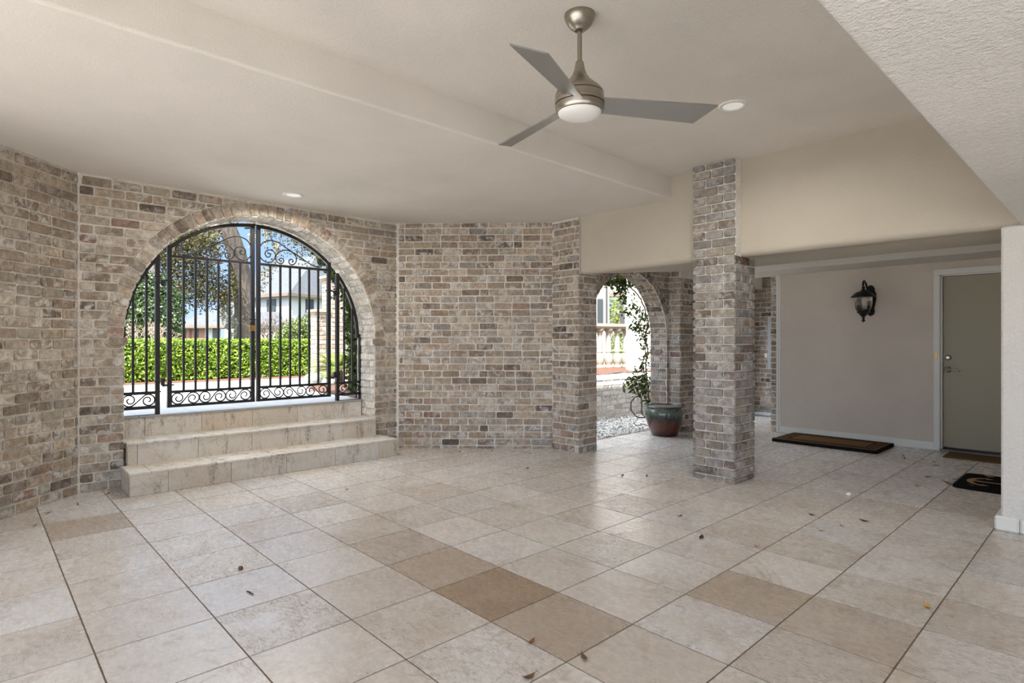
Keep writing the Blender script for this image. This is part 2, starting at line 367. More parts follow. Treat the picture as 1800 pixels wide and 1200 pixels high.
# ------------------------------------------------------------------ brickwork
def clip_poly(poly, p, n):
    """keep the part of poly on the side where (x-p).n >= 0"""
    out=[]
    for i in range(len(poly)):
        a=poly[i]; b=poly[(i+1)%len(poly)]
        da=(a[0]-p[0])*n[0]+(a[1]-p[1])*n[1]; db=(b[0]-p[0])*n[0]+(b[1]-p[1])*n[1]
        if da>=0: out.append(a)
        if (da>=0)!=(db>=0):
            t=da/(da-db); out.append((a[0]+(b[0]-a[0])*t,a[1]+(b[1]-a[1])*t))
    return out
def area(poly):
    return abs(sum(poly[i][0]*poly[(i+1)%len(poly)][1]-poly[(i+1)%len(poly)][0]*poly[i][1] for i in range(len(poly))))/2
def one_brick(mb, poly, mp, mi, depth=None, c=None):
    if len(poly)<3 or area(poly)<.0006: return
    d=depth if depth is not None else random.uniform(.007,.014)
    c=c or (random.random(),random.random(),random.random())
    # knock the corners off
    P=[]
    n=len(poly)
    for i in range(n):
        a=Vector(poly[i-1]);b=Vector(poly[i]);e=Vector(poly[(i+1)%n])
        k=random.uniform(.003,.013)
        la=(a-b).length; le=(e-b).length
        P.append(b+(a-b)/max(la,1e-6)*min(k,la*.35)); P.append(b+(e-b)/max(le,1e-6)*min(k*random.uniform(.6,1.4),le*.35))
    cx=sum(p[0] for p in P)/len(P); cy=sum(p[1] for p in P)/len(P)
    j=[(random.uniform(-.0022,.0022),random.uniform(-.0022,.0022)) for _ in P]
    P=[(p[0]+q[0],p[1]+q[1]) for p,q in zip(P,j)]
    e=.0045
    T=[]
    for p in P:
        v=Vector((cx-p[0],cy-p[1])); l=v.length
        T.append((p[0]+v[0]/max(l,1e-6)*e,p[1]+v[1]/max(l,1e-6)*e))
    m=len(P)
    tilt=random.uniform(-.012,.012); tilt2=random.uniform(-.03,.03)
    V=[mp(p[0],p[1],-.004) for p in P]+[mp(p[0],p[1],d*.62) for p in P]+[mp(p[0],p[1],d+(p[0]-cx)*tilt+(p[1]-cy)*tilt2) for p in T]
    F=[tuple(range(2*m,3*m))]
    for i in range(m):
        k=(i+1)%m
        F.append((i,k,m+k,m+i)); F.append((m+i,m+k,2*m+k,2*m+i))
    mb.faces(V,F,mi,c)
def brickwork(mb, mp, p0,p1,q0,q1, mi=0, clip=None, L=.218, H=.0813, J=.0155, phase=0.0, quoin=True, wob=None, tone=None):
    row=0; q=q0
    while q<q1-.02:
        h=min(H,q1-q); p=p0-((row%2)*L/2+phase+random.uniform(-.012,.012))%L
        while p<p1-.012:
            l=L*random.uniform(.95,1.05)
            if random.random()<.09: l=L*.52
            a=max(p,p0); b=min(p+l,p1)
            if p1-b<.05: b=p1; l=b-p
            if b-a>.035:
                jj=J/2*random.uniform(.7,1.35)
                poly=[(a+jj,q+J/2),(b-jj,q+J/2),(b-jj,q+h-J/2),(a+jj,q+h-J/2)]
                if wob: poly=[(x,y+wob(x,y)) for x,y in poly]
                for pl in (clip(poly) if clip else [poly]):
                    one_brick(mb,pl,mp,mi,c=tone((a+b)/2,q) if tone else None)
            p+=l
        q+=H; row+=1
def wobble(seed):
    return lambda x,y: .0045*mnoise.noise(Vector((x*2.3,y*1.1,seed)))

# ---- camera
cam=bpy.data.cameras.new('camera'); cam.sensor_width=36; cam.lens=1015/1800*36; cam.clip_start=.05; cam.clip_end=600
co=bpy.data.objects.new('camera',cam); COL.objects.link(co); co.location=(0,0,1.28)
co.rotation_euler=(PI/2,0,math.atan2(-AX[1],BX[1])); bpy.context.scene.camera=co

# ------------------------------------------------------------------ floor
ZC=2.70; ZU=2.925; ZH=2.05
mb=MB()
mb.prism([(-6.5,-2.4),(4.2,-2.4),(4.2,10.6),(-4.77,10.6),(-4.77,5.2),(-6.5,5.2)],-.12,-.002,1)
T=.4545; A0=-1.08; B0=.3725
brown={(-9,1):(.9,.12),(-3,3):(.1,.95),(-4,3):(.1,.6),(-2,3):(.1,.62),(-5,3):(.1,.38),(-1,3):(.2,.25),(-6,3):(.3,.22),(-1,5):(.1,.5),(0,5):(.15,.38),(-9,0):(0,.5),(-7,2):(.3,.22),(-8,3):(.4,.3),(0,4):(.2,.2),(-4,6):(.3,.25),(1,6):(.2,.25)}
for i in range(-13,13):
    for j in range(-7,24):
        a=A0+i*T; b=B0+j*T
        if a<-6.6 or a>4.1 or b<-2.45 or b>10.5: continue
        a1=a+T; b1=b+T
        if b>5.0 and a1<=-4.70: continue
        if b>5.0 and a<-4.77: a=-4.77
        if b1>10.55: b1=10.55
        g=.0034
        r,br=brown.get((i,j),(random.random(),max(0,random.gauss(.0,.07))))
        c=(r,min(1,br),random.random()); e=.0003; dz=random.uniform(-.0006,.0006)
        x0,x1,y0,y1=a+g,a1-g,b+g,b1-g
        mb.faces([(x0,y0,-.002),(x1,y0,-.002),(x1,y1,-.002),(x0,y1,-.002),(x0+e,y0+e,dz),(x1-e,y0+e,dz),(x1-e,y1-e,dz),(x0+e,y1-e,dz)],
                 [(4,5,6,7),(0,1,5,4),(1,2,6,5),(2,3,7,6),(3,0,4,7)],0,c)
struct(mb,'floor',[M['tile'],M['grout']],'pale travertine tile floor of the covered carport laid on the diagonal','floor')
mb=MB(); mb.box(-60,60,-70,-2.4,-.25,-.03); mb.box(4.2,60,-2.4,40,-.25,-.03)
struct(mb,'ground_driveway',M['drive'],'pale concrete driveway outside the open side of the carport','driveway')

# ------------------------------------------------------------------ gate wall with the big arch
R=1.2375; CB=2.2175; SP=1.32; RING=.118; RO=R+RING+.006
AW=-6.03; TH=.42
def arch_body(mb, mp, p0,p1,z1, cb,sp,r, th, mi, z0=-.05, n=40, jl=None, jr=None):
    """solid wall with a round-headed opening, mp(p,q,n) with n=0 front and n=-th back"""
    L0=cb-r; R0=cb+r
    arc=[(cb-r*math.cos(PI*k/n),sp+r*math.sin(PI*k/n)) for k in range(n+1)]
    for nn,flip in ((0,False),(-th,True)):
        def q(pts):
            P=[mp(x,y,nn) for x,y in pts]; mb.face(P[::-1] if flip else P,mi)
        q([(p0,z0),(L0,z0),(L0,sp),(p0,sp)]); q([(p0,sp),(L0,sp),(L0,z1),(p0,z1)])
        q([(R0,z0),(p1,z0),(p1,sp),(R0,sp)]); q([(R0,sp),(p1,sp),(p1,z1),(R0,z1)])
        for k in range(n): q([arc[k],arc[k+1],(arc[k+1][0],z1),(arc[k][0],z1)])
    prof=[(L0,z0)]+arc+[(R0,z0)]
    for k in range(len(prof)-1):
        a,b=prof[k],prof[k+1]; mb.face([mp(a[0],a[1],0),mp(b[0],b[1],0),mp(b[0],b[1],-th),mp(a[0],a[1],-th)],mi)
    for a,b in (((p0,z0),(p0,z1)),((p0,z1),(p1,z1)),((p1,z1),(p1,z0))):
        mb.face([mp(a[0],a[1],0),mp(b[0],b[1],0),mp(b[0],b[1],-th),mp(a[0],a[1],-th)],mi)
def arch_clip(cb,sp,r,ro):
    def f(poly):
        cx=sum(p[0] for p in poly)/len(poly); cy=sum(p[1] for p in poly)/len(poly)
        if max(p[1] for p in poly)<=sp+.02:
            out=[]
            for pl in (clip_poly(poly,(cb-r,0),(-1,0)),clip_poly(poly,(cb+r,0),(1,0))):
                if len(pl)>2: out.append(pl)
            return out
        d=[math.hypot(p[0]-cb,p[1]-sp) for p in poly]
        if min(d)>ro+.004 and not(abs(cx-cb)<ro and cy<sp): return [poly]
        # split into slivers along the curve so the cut follows the ring
        x0=min(p[0] for p in poly); x1=max(p[0] for p in poly)
        a=math.atan2(cy-sp,cx-cb); n=(math.cos(a),math.sin(a))
        if cy<sp: n=(1,0) if cx>cb else (-1,0)
        pl=clip_poly(poly,(cb+n[0]*ro,sp+n[1]*ro),n)
        return [pl] if len(pl)>2 and max(math.hypot(p[0]-cb,p[1]-sp) for p in pl)>ro+.012 else []
    return f
def voussoirs(mb, mp, cb,sp,r,ring,n,mi, skip=None):
    for k in range(n):
        t0=PI*k/n; t1=PI*(k+1)/n; g=.0055/r
        poly=[(cb-rr*math.cos(t),sp+rr*math.sin(t)) for rr,t in ((r+.002,t0+g),(r+.002,t1-g),(r+ring,t1-g*.9),(r+ring,t0+g*.9))]
        if skip and skip(poly): continue
        one_brick(mb,poly,mp,mi,random.uniform(.009,.015))
def reveal(mb, mk, cb,sp,r,th,mi, zb=0.0):
    """brick lining of an opening; mk(p,q,n) is the wall's own map"""
    brickwork(mb,lambda p,q,n: mk(cb-r+n,q,-p),.004,th-.004,zb,sp,mi,L=.22,H=.0813)
    brickwork(mb,lambda p,q,n: mk(cb+r-n,q,-p),.004,th-.004,zb,sp,mi,L=.22,H=.0813)
    brickwork(mb,lambda p,q,n: mk(cb-(r-n)*math.cos(q/r),sp+(r-n)*math.sin(q/r),-p),.004,th-.004,0,PI*r,mi,L=.22,H=.0813)
gate_map=lambda p,q,n:(AW+n,p,q)
mb=MB()
arch_body(mb,gate_map,.655,3.76,2.72,CB,SP,R,TH,1)
brickwork(mb,gate_map,.664,3.752,.0,2.70,0,arch_clip(CB,SP,R,RO),wob=wobble(1))
voussoirs(mb,gate_map,CB,SP,R,RING,46,0)
reveal(mb,gate_map,CB,SP,R,TH,2,.0)  # paler lining carries the bounce light of the reveal in its colour
for s in (-1,1):                                  # projecting springer bricks
    p=CB+s*R
    one_brick(mb,[(p-.10,SP-.075),(p+.105 if s>0 else p+.03,SP-.075),(p+.105 if s>0 else p+.03,SP-.006),(p-.10,SP-.006)] if s<0 else [(p-.03,SP-.075),(p+.1,SP-.075),(p+.1,SP-.006),(p-.03,SP-.006)],gate_map,0,.016)
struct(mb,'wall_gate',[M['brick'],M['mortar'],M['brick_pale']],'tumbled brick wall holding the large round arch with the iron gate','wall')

S2=math.sqrt(.5)
# left chamfer wall
w1=lambda p,q,n:(-6.05+p*S2+n*S2,.665-p*S2+n*S2,q)
mb=MB(); 
def slab(mb,mp,p0,p1,q0,q1,th,mi):
    V=[mp(p,q,n) for n in (0,-th) for p,q in ((p0,q0),(p1,q0),(p1,q1),(p0,q1))]
    mb.faces(V,[(0,1,2,3),(7,6,5,4),(0,4,5,1),(1,5,6,2),(2,6,7,3),(3,7,4,0)],mi)
slab(mb,w1,-.05,2.0,-.05,2.72,.35,1)
brickwork(mb,w1,.012,1.99,0,2.70,0,wob=wobble(2),phase=.06)
struct(mb,'wall_left',[M['brick'],M['mortar']],'short angled brick wall beside the low end of the stone steps','wall')
# middle chamfer wall
w3=lambda p,q,n:(-6.005+p*S2+n*S2,3.755+p*S2-n*S2,q)
mb=MB(); slab(mb,w3,-.05,1.90,-.05,2.72,.38,1)
brickwork(mb,w3,.002,1.856,-.045,2.70,0,wob=wobble(3),phase=.03)
struct(mb,'wall_middle',[M['brick_grey'],M['mortar_pale']],'plain flat brick wall between the gate arch and the passage','wall')
# corner pillar
mb=MB(); mb.prism([(-4.72,5.07),(-4.295,5.07),(-4.295,5.40),(-4.8,5.40)],-.05,2.72,1)
pf=lambda p,q,n:(p,5.07-n,q); ps=lambda p,q,n:(-4.295+n,p,q)
brickwork(mb,pf,-4.70,-4.284,.0,2.70,0,wob=wobble(4),phase=.1)
brickwork(mb,ps,5.06,5.40,.0,2.06,0,wob=wobble(5),phase=.02)
struct(mb,'wall_corner',[M['brick_grey'],M['mortar_pale']],'brick corner pier where the flat brick wall turns into the passage','wall')

# free standing column
mb=MB(); C0,C1_,D0,D1=-2.80,-2.412,4.995,5.375
mb.box(C0+.004,C1_-.004,D0+.004,D1-.004,-.05,ZU,1)
k=ZU
def crow(mp,p0,p1,z1,sh,mi=0):
    row=0; q=.0
    Hh=.0806
    w=p1-p0
    # the photograph's bond: a stretcher and a half, flipped every course
    first=.035
    while q<z1-.015:
        h=min(Hh if row else .045, z1-q)
        cuts=[0,.60*w,w] if (row+sh)%2 else [0,.29*w,.74*w,w]
        if (row+sh)%4==3: cuts=[0,.44*w,w]
        for a,b in zip(cuts[:-1],cuts[1:]):
            j=.0065
            one_brick(mb,[(p0+a+(j if a else -.009),q+.0065),(p0+b-(j if b<w else -.009),q+.0065),(p0+b-(j if b<w else -.009),q+h-.0065),(p0+a+(j if a else -.009),q+h-.0065)],mp,mi,.0135)
        q+=h; row+=1
crow(lambda p,q,n:(p,D0-n,q),C0,C1_,ZU,0)
crow(lambda p,q,n:(C1_+n,p,q),D0,D1,ZH+.02,1)
crow(lambda p,q,n:(C0-n,D0+D1-p,q),D0,D1,ZH+.02,1)
crow(lambda p,q,n:(C0+C1_-p,D1+n,q),C0,C1_,ZH+.02,0)
mb.box(C1_,C1_+.012,D0+.004,5.11,ZH,ZU,1); mb.box(C0-.012,C0,D0+.004,5.11,ZH,ZU,1)
struct(mb,'brick_pillar',[M['brick_col'],M['mortar_white']],'free-standing square brick column under the stucco beam','column')

# passage arch wall (a = -4.5), opening b 5.50..7.24
mb=MB(); R2=.875; CB2=6.375; SP2=1.325; A2=-4.50
pm=lambda p,q,n:(A2+n,p,q)
arch_body(mb,pm,5.38,7.31,2.62,CB2,SP2,R2,.27,1)
brickwork(mb,pm,5.40,7.30,0,2.6,0,arch_clip(CB2,SP2,R2,R2+.115),wob=wobble(6))
voussoirs(mb,pm,CB2,SP2,R2,.11,34,0,lambda pl: max(p[0] for p in pl)>7.305 or min(p[0] for p in pl)<5.40)
reveal(mb,pm,CB2,SP2,R2,.27,0)
for s in (1,):
    one_brick(mb,[(.004,1.095),(.20,1.095),(.20,1.165),(.004,1.165)],lambda p,q,n:(A2-.27+p,CB2+R2-n,q),0,.028)
struct(mb,'wall_passage',[M['brick_grey'],M['mortar_pale']],'grey brick wall with the smaller vine-hung arch beside the glazed pot','wall')
# pilaster and far wall with the third arch
mb=MB()
mb.box(-4.8,-4.315,7.30,8.02,-.05,2.62,1)
brickwork(mb,lambda p,q,n:(p,7.30-n,q),-4.50,-4.305,0,2.6,0,phase=.07); brickwork(mb,lambda p,q,n:(-4.315+n,p,q),7.292,8.02,0,2.6,0,wob=wobble(7))
R3=.87; CB3=8.90; fm=lambda p,q,n:(-4.50+n,p,q)
arch_body(mb,fm,8.02,10.1,2.62,CB3,SP2,R3,.27,1)
brickwork(mb,fm,8.02,10.06,0,2.6,0,arch_clip(CB3,SP2,R3,R3+.115),wob=wobble(8)); voussoirs(mb,fm,CB3,SP2,R3,.11,34,0,lambda pl:min(p[0] for p in pl)<8.03); reveal(mb,fm,CB3,SP2,R3,.27,0)
mb.box(-4.8,-3.2,10.06,10.35,-.05,2.62,1)
brickwork(mb,lambda p,q,n:(p,10.06-n,q),-4.5,-3.2,0,2.6,0,wob=wobble(9))
struct(mb,'wall_far',[M['brick_grey'],M['mortar_pale']],'brick wall at the far end of the corridor behind the column','wall')

# ------------------------------------------------------------------ ceilings, beams
def bull(mb, prof_fn, t0,t1, pts, mi=0):
    """extrude the 2-D profile pts (closed) from t0 to t1"""
    n=len(pts); V=[prof_fn(t,p) for t in (t0,t1) for p in pts]
    mb.faces(V,[tuple(range(n)),tuple(range(2*n-1,n-1,-1))]+[(i,n+i,n+(i+1)%n,(i+1)%n) for i in range(n)],mi)
def rounded(x0,z0,x1,z1,r,n=8):
    """rectangle whose corner (x0,z0) is rounded"""
    sx=1 if x1>x0 else -1; sz=1 if z1>z0 else -1
    arc=[(x0+sx*r*(1-math.sin(PI/2*k/n)),z0+sz*r*(1-math.cos(PI/2*k/n))) for k in range(n+1)]
    return [(x1,z0)]+arc[::-1][::-1]+[(x0,z1),(x1,z1)] if False else [(x1,z0)]+arc[::-1][::1][0:0]+[(x0+sx*r*(1-math.sin(PI/2*(n-k)/n)) if False else x0+sx*(r-r*math.sin(PI/2*k/n)), z0+sz*(r-r*math.cos(PI/2*k/n))) for k in range(n+1)]+[(x0,z1),(x1,z1)]
mb=MB()
bull(mb,lambda t,p:(p[0],t,p[1]),-2.4,5.105,rounded(-3.12,ZC,-6.6,3.0,.018))
struct(mb,'ceiling_entry',M['stucco'],'lower cream stucco ceiling over the steps and gate arch','ceiling')
mb=MB(); mb.box(-3.12,-.485,-2.4,5.105,ZU,3.06); mb.box(1.0,4.2,-2.4,5.105,ZU,3.06)
struct(mb,'ceiling_fan',M['stucco'],'higher cream stucco ceiling carrying the ceiling fan','ceiling')
mb=MB(); bull(mb,lambda t,p:(p[0],t,p[1]),-2.4,5.13,rounded(-.485,ZH,1.0,3.06,.015))
struct(mb,'ceiling_soffit',M['stucco_pale'],'low pale coarse stucco soffit close above the corner of the view','soffit')
mb=MB(); bull(mb,lambda t,p:(t,p[0],p[1]),-4.285,4.2,rounded(5.10,ZH,5.22,3.06,.06))
mb.prism([(-4.285,5.21),(4.2,5.21),(4.2,5.885),(-3.02,5.885),(-4.07,5.225)],ZH,3.06)
struct(mb,'beam_header',M['stucco_warm'],'warm beige stucco beam resting on the brick column','beam')
mb=MB(); mb.box(-4.9,4.2,5.2,10.4,2.5,2.62); 
bull(mb,lambda t,p:(t,p[0],p[1]),-3.46,4.2,rounded(7.67,2.21,8.4,2.55,.006)); mb.box(-4.3,-3.45,7.67,8.40,2.21,2.55)
mb.box(-4.33,-4.285,7.285,9.9,2.175,2.52)
struct(mb,'ceiling_corridor',M['stucco'],'shaded stucco ceiling and dropped soffit of the door corridor','ceiling')
mb=MB(); mb.prism([(-6.5,-2.4),(4.3,-2.4),(4.3,10.5),(-4.7,10.5),(-4.7,5.5),(-6.5,3.9)],3.06,3.75)
struct(mb,'roof_slab',M['stucco'],'flat roof slab over the carport','roof')

mb=MB(); mb.box(-6.6,4.2,-2.4,-2.1,2.05,3.07); struct(mb,'beam_light_block',M['stucco'],'unseen stucco beam added to block high light from the open driveway side','beam')  # unseen beam, added to keep high rear light off ceiling and header
# right pillar, corridor wall, side wall
mb=MB(); mb.bbox(-.588,.55,5.10,5.80,-.02,ZH+.01,.012)
struct(mb,'wall_pillar',M['stucco_pale'],'pale coarse stucco pier standing before the door corridor','wall')
mb=MB(); mb.bbox(-.62,-.492,5.072,5.83,0,.10,.012); mb.bbox(-.488,.58,5.072,5.83,0,.10,.012)
struct(mb,'baseboard_pillar',M['white_paint'],'white stone baseboard with a crack around the pale stucco pier','baseboard')
DB=8.31
mb=MB(); mb.box(-3.385,-1.565,DB,DB+.25,-.02,2.52); mb.box(-.46,4.2,DB,DB+.25,-.02,2.52); mb.box(-1.565,-.46,DB,DB+.25,2.125,2.52); mb.box(-1.6,-.4,DB+.18,DB+.25,-.02,2.2)  # last box: unseen backing added to stop light leaking under the door
struct(mb,'wall_corridor',M['stucco_wall'],'tan stucco wall with the black lantern and the entry door','wall')
mb=MB(); mb.box(-3.47,-3.385,DB,10.06,-.02,2.3,1); brickwork(mb,lambda p,q,n:(p,DB-n+.006,q),-3.475,-3.387,0,2.21,0,L=.2)
brickwork(mb,lambda p,q,n:(-3.47-n,p,q),DB,10.06,0,2.21,0)
struct(mb,'wall_return',[M['brick'],M['mortar_pale']],'thin brick end of the corridor wall next to its white corner trim','wall')
mb=MB(); mb.bbox(-3.392,-3.36,DB-.018,DB,0,2.21,.003); mb.bbox(-3.36,-3.335,DB-.012,DB,0,2.21,.003)
struct(mb,'trim_1',M['white_paint'],'white vertical corner trim at the brick end of the tan wall','trim')
mb=MB(); mb.bbox(-3.335,-1.566,DB-.016,DB,0,.095,.003); struct(mb,'baseboard_corridor',M['white_paint'],'white baseboard along the tan corridor wall','baseboard')
mb=MB(); mb.box(4.2,4.45,1.2,10.5,-.05,3.1); struct(mb,'wall_right',M['stucco_wall'],'stucco side wall closing the corridor beyond the door','wall')
mb=MB(); mb.box(-4.85,-4.5,-2.4,-.72,-.05,2.72,1); brickwork(mb,lambda p,q,n:(-4.5+n,p,q),-2.4,-.7,0,2.7,0)
struct(mb,'wall_side',[M['brick'],M['mortar']],'brick side wall continuing from the angled wall toward the driveway','wall')

# ------------------------------------------------------------------ door
dr=thing('door_1','flat olive grey entry door in a white frame beside the tan wall','door',(-1.02,DB,0)); dr['kind']='structure'
def local(mb,name,mats,par,off,label=None):
    mb.v=[(v[0]-off[0],v[1]-off[1],v[2]-off[2]) for v in mb.v]; o=mb.build(name,mats,par)
    if label: o['label']=label
    return o
off=(-1.02,DB,0)
mb=MB()
for x0,x1 in ((-1.567,-1.505),(-.53,-.462)):
    mb.bbox(x0,x1,DB-.022,DB+.1,0,2.06,.004)
mb.bbox(-1.567,-.462,DB-.022,DB+.1,2.06,2.128,.004)
mb.bbox(-1.505,-1.488,DB+.012,DB+.1,0,2.06,.002); mb.bbox(-.548,-.53,DB+.012,DB+.1,0,2.06,.002); mb.bbox(-1.505,-.53,DB+.012,DB+.1,2.045,2.06,.002)
local(mb,'door_frame',M['white_paint'],dr,off)
mb=MB(); mb.bbox(-1.485,-.55,DB+.05,DB+.095,.045,2.043,.003); slabo=local(mb,'door_slab',M['door_paint'],dr,off)
mb=MB(); mb.bbox(-1.505,-.53,DB-.02,DB+.14,0,.022,.004); local(mb,'threshold',M['threshold'],dr,off)
def disc(mb,x,y,z,r,t,n=20,mi=0):   # axis along -b
    prof=[(0.001,-t),(r*.7,-t),(r*.93,-t*.7),(r,0)]
    V=[];F=[]
    for rr,d in prof:
        for k in range(n): V.append((x+rr*math.cos(2*PI*k/n),y+d,z+rr*math.sin(2*PI*k/n)))
    for i in range(len(prof)-1):
        for k in range(n): F.append((i*n+k,i*n+(k+1)%n,(i+1)*n+(k+1)%n,(i+1)*n+k))
    mb.faces(V,F,mi,smooth=True)
mb=MB(); disc(mb,-1.440,DB+.05,1.092,.034,.018); mb.tube([(-1.44,DB+.035,1.092),(-1.44,DB+.022,1.092)],.013,10); local(mb,'deadbolt',M['chrome'],dr,off,'round satin nickel deadbolt')
mb=MB(); disc(mb,-1.442,DB+.05,.952,.036,.02); mb.tube([(-1.442,DB+.04,.952),(-1.442,DB+.0,.952),(-1.42,DB-.012,.952),(-1.37,DB-.012,.956),(-1.33,DB-.01,.946),(-1.315,DB-.008,.94)],[.012,.012,.012,.010,.009,.006],10); local(mb,'door_handle',M['chrome'],dr,off,'satin nickel lever handle')
mb=MB(); mb.bbox(-1.552,-1.528,DB-.026,DB-.021,1.085,1.145,.002); mb.bbox(-1.546,-1.536,DB-.029,DB-.024,1.1,1.13,.001); local(mb,'door_contact',M['brass'],dr,off,'small brass plate on the frame')

# ------------------------------------------------------------------ stone steps
st=thing('stone_steps','three wide travertine steps rising to the iron gate','steps',(-5.9,CB,0))
def step(a_front,a_back,b0,b1,z0,z1,joint,n):
    mb=MB(); e=.003
    mb.box(a_back,a_front-.016,b0+.012,b1-.012,z0,z1-.022,1)
    ed=[b0+(b1-b0)*(k+joint)/n for k in range(n+1)]
    ed=[b0]+[x for x in ed if b0+.06<x<b1-.06]+[b1]
    for x0,x1 in zip(ed[:-1],ed[1:]):
        c=(random.random(),random.choice([0,0,0,.15,.4]),random.random())
        mb.bbox(a_front-.018,a_front,x0+.0012,x1-.0012,z0+.001,z1-.021,.002,0,c)
    ed2=[b0-.006]+[b0+(b1-b0)*(k+.3)/n for k in range(n)]+[b1+.006]
    for x0,x1 in zip(ed2[:-1],ed2[1:]):
        c=(random.uniform(.4,1),random.choice([0,0,.1]),random.random())
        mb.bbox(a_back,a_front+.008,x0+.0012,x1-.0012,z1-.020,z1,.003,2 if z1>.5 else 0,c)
    for s,y in ((0,b0),(1,b1)):
        mb.bbox(a_back,a_front-.018,y-.0 if s==0 else y-.014,y+.014 if s==0 else y,z0+.001,z1-.021,.002,0,(random.random(),.1,random.random()))
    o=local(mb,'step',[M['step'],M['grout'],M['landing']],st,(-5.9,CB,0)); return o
step(-5.60,-5.985,.955,3.485,.0,.195,.55,5)
step(-5.965,-6.315,1.0,3.435,.0,.39,.15,5)
step(-6.31,-6.95,1.0,3.435,.0,.585,.4,5)
for o in list(st.children): pass

# ------------------------------------------------------------------ iron gate
AG=-6.36; GR=1.205
gp=lambda b,z,d=0:(AG+d,b,z)
def arcz(b): return SP+math.sqrt(max(0,GR**2-(b-CB)**2))
def crv(pts,closed=False,sub=6):
    P=[Vector((p[0],p[1],0)) for p in pts]; out=[]
    for i in range(len(P)-1):
        p0=P[max(i-1,0)];p1=P[i];p2=P[i+1];p3=P[min(i+2,len(P)-1)]
        for k in range(sub):
            t=k/sub; out.append(.5*((2*p1)+(p2-p0)*t+(2*p0-5*p1+4*p2-p3)*t*t+(3*p1-p0-3*p2+p3)*t**3))
    out.append(P[-1]); return [(p.x,p.y) for p in out]
def pix(u,v):
    dx=(u-900)/1015; dz=(600-v)/1015
    k=AG/(AX[0]*dx+AX[1]); return (BX[0]*dx*k+BX[1]*k, 1.28+dz*k)
SA=[(285,605),(262,598),(247,620),(275,643),(322,628),(340,590),(310,550),(250,542),(203,585),(207,640),(250,695),(330,718),(420,708),(520,682),(640,635),(760,580),(870,540),(940,513),(1060,460),(1180,405),(1300,378),(1420,390),(1530,450),(1600,550),(1622,650),(1592,740),(1530,797),(1440,815),(1360,780),(1305,700),(1300,620),(1350,575),(1420,568),(1480,605),(1500,660),(1470,708),(1420,705),(1395,665),(1418,632),(1440,655)]
SB=[(945,712),(917,705),(925,672),(970,665),(1008,700),(1000,752),(945,772),(880,738),(842,660),(860,580),(930,520),(1030,500),(1130,520),(1220,575),(1280,650),(1282,730),(1240,783),(1180,792),(1132,755),(1122,700),(1160,680),(1208,700),(1208,738),(1175,742),(1162,722)]
topA=[pix(290+x/10.588,380+y/10.588) for x,y in SA]; topB=[pix(290+x/10.588,380+y/10.588) for x,y in SB]
def s_scroll(b0,b1,z0,z1,flip):
    """an S with a spiral at each end, b0..b1 wide"""
    w=b1-b0; h=z1-z0; r=h/2
    P=[]
    cx,cz=w-r,0.0
    for k in range(40):                       # right-hand half, ending in the lower inner spiral
        t=k/39; th=math.radians(128-t*560); rr=r*(1 if t<.36 else max(.22,1-(t-.36)*1.25))
        ox=(t-.36)*.35*r if t>.36 else 0
        P.append((cx+rr*math.cos(th)-ox*.2,cz+rr*math.sin(th)-(ox*.55)))
    left=[(w-x,-y) for x,y in P][::-1]
    pts=[(x,y) for x,y in left+P]
    if flip: pts=[(w-x,y) for x,y in pts]
    return [(b0+x,z0+r+y) for x,y in pts]
def scroll_part(name,pts,par,off,r=.0066):
    mb=MB(); mb.tube([gp(b,z) for b,z in pts],r,6); return local(mb,name,M['iron'],par,off)
Sd=(0,1,0)
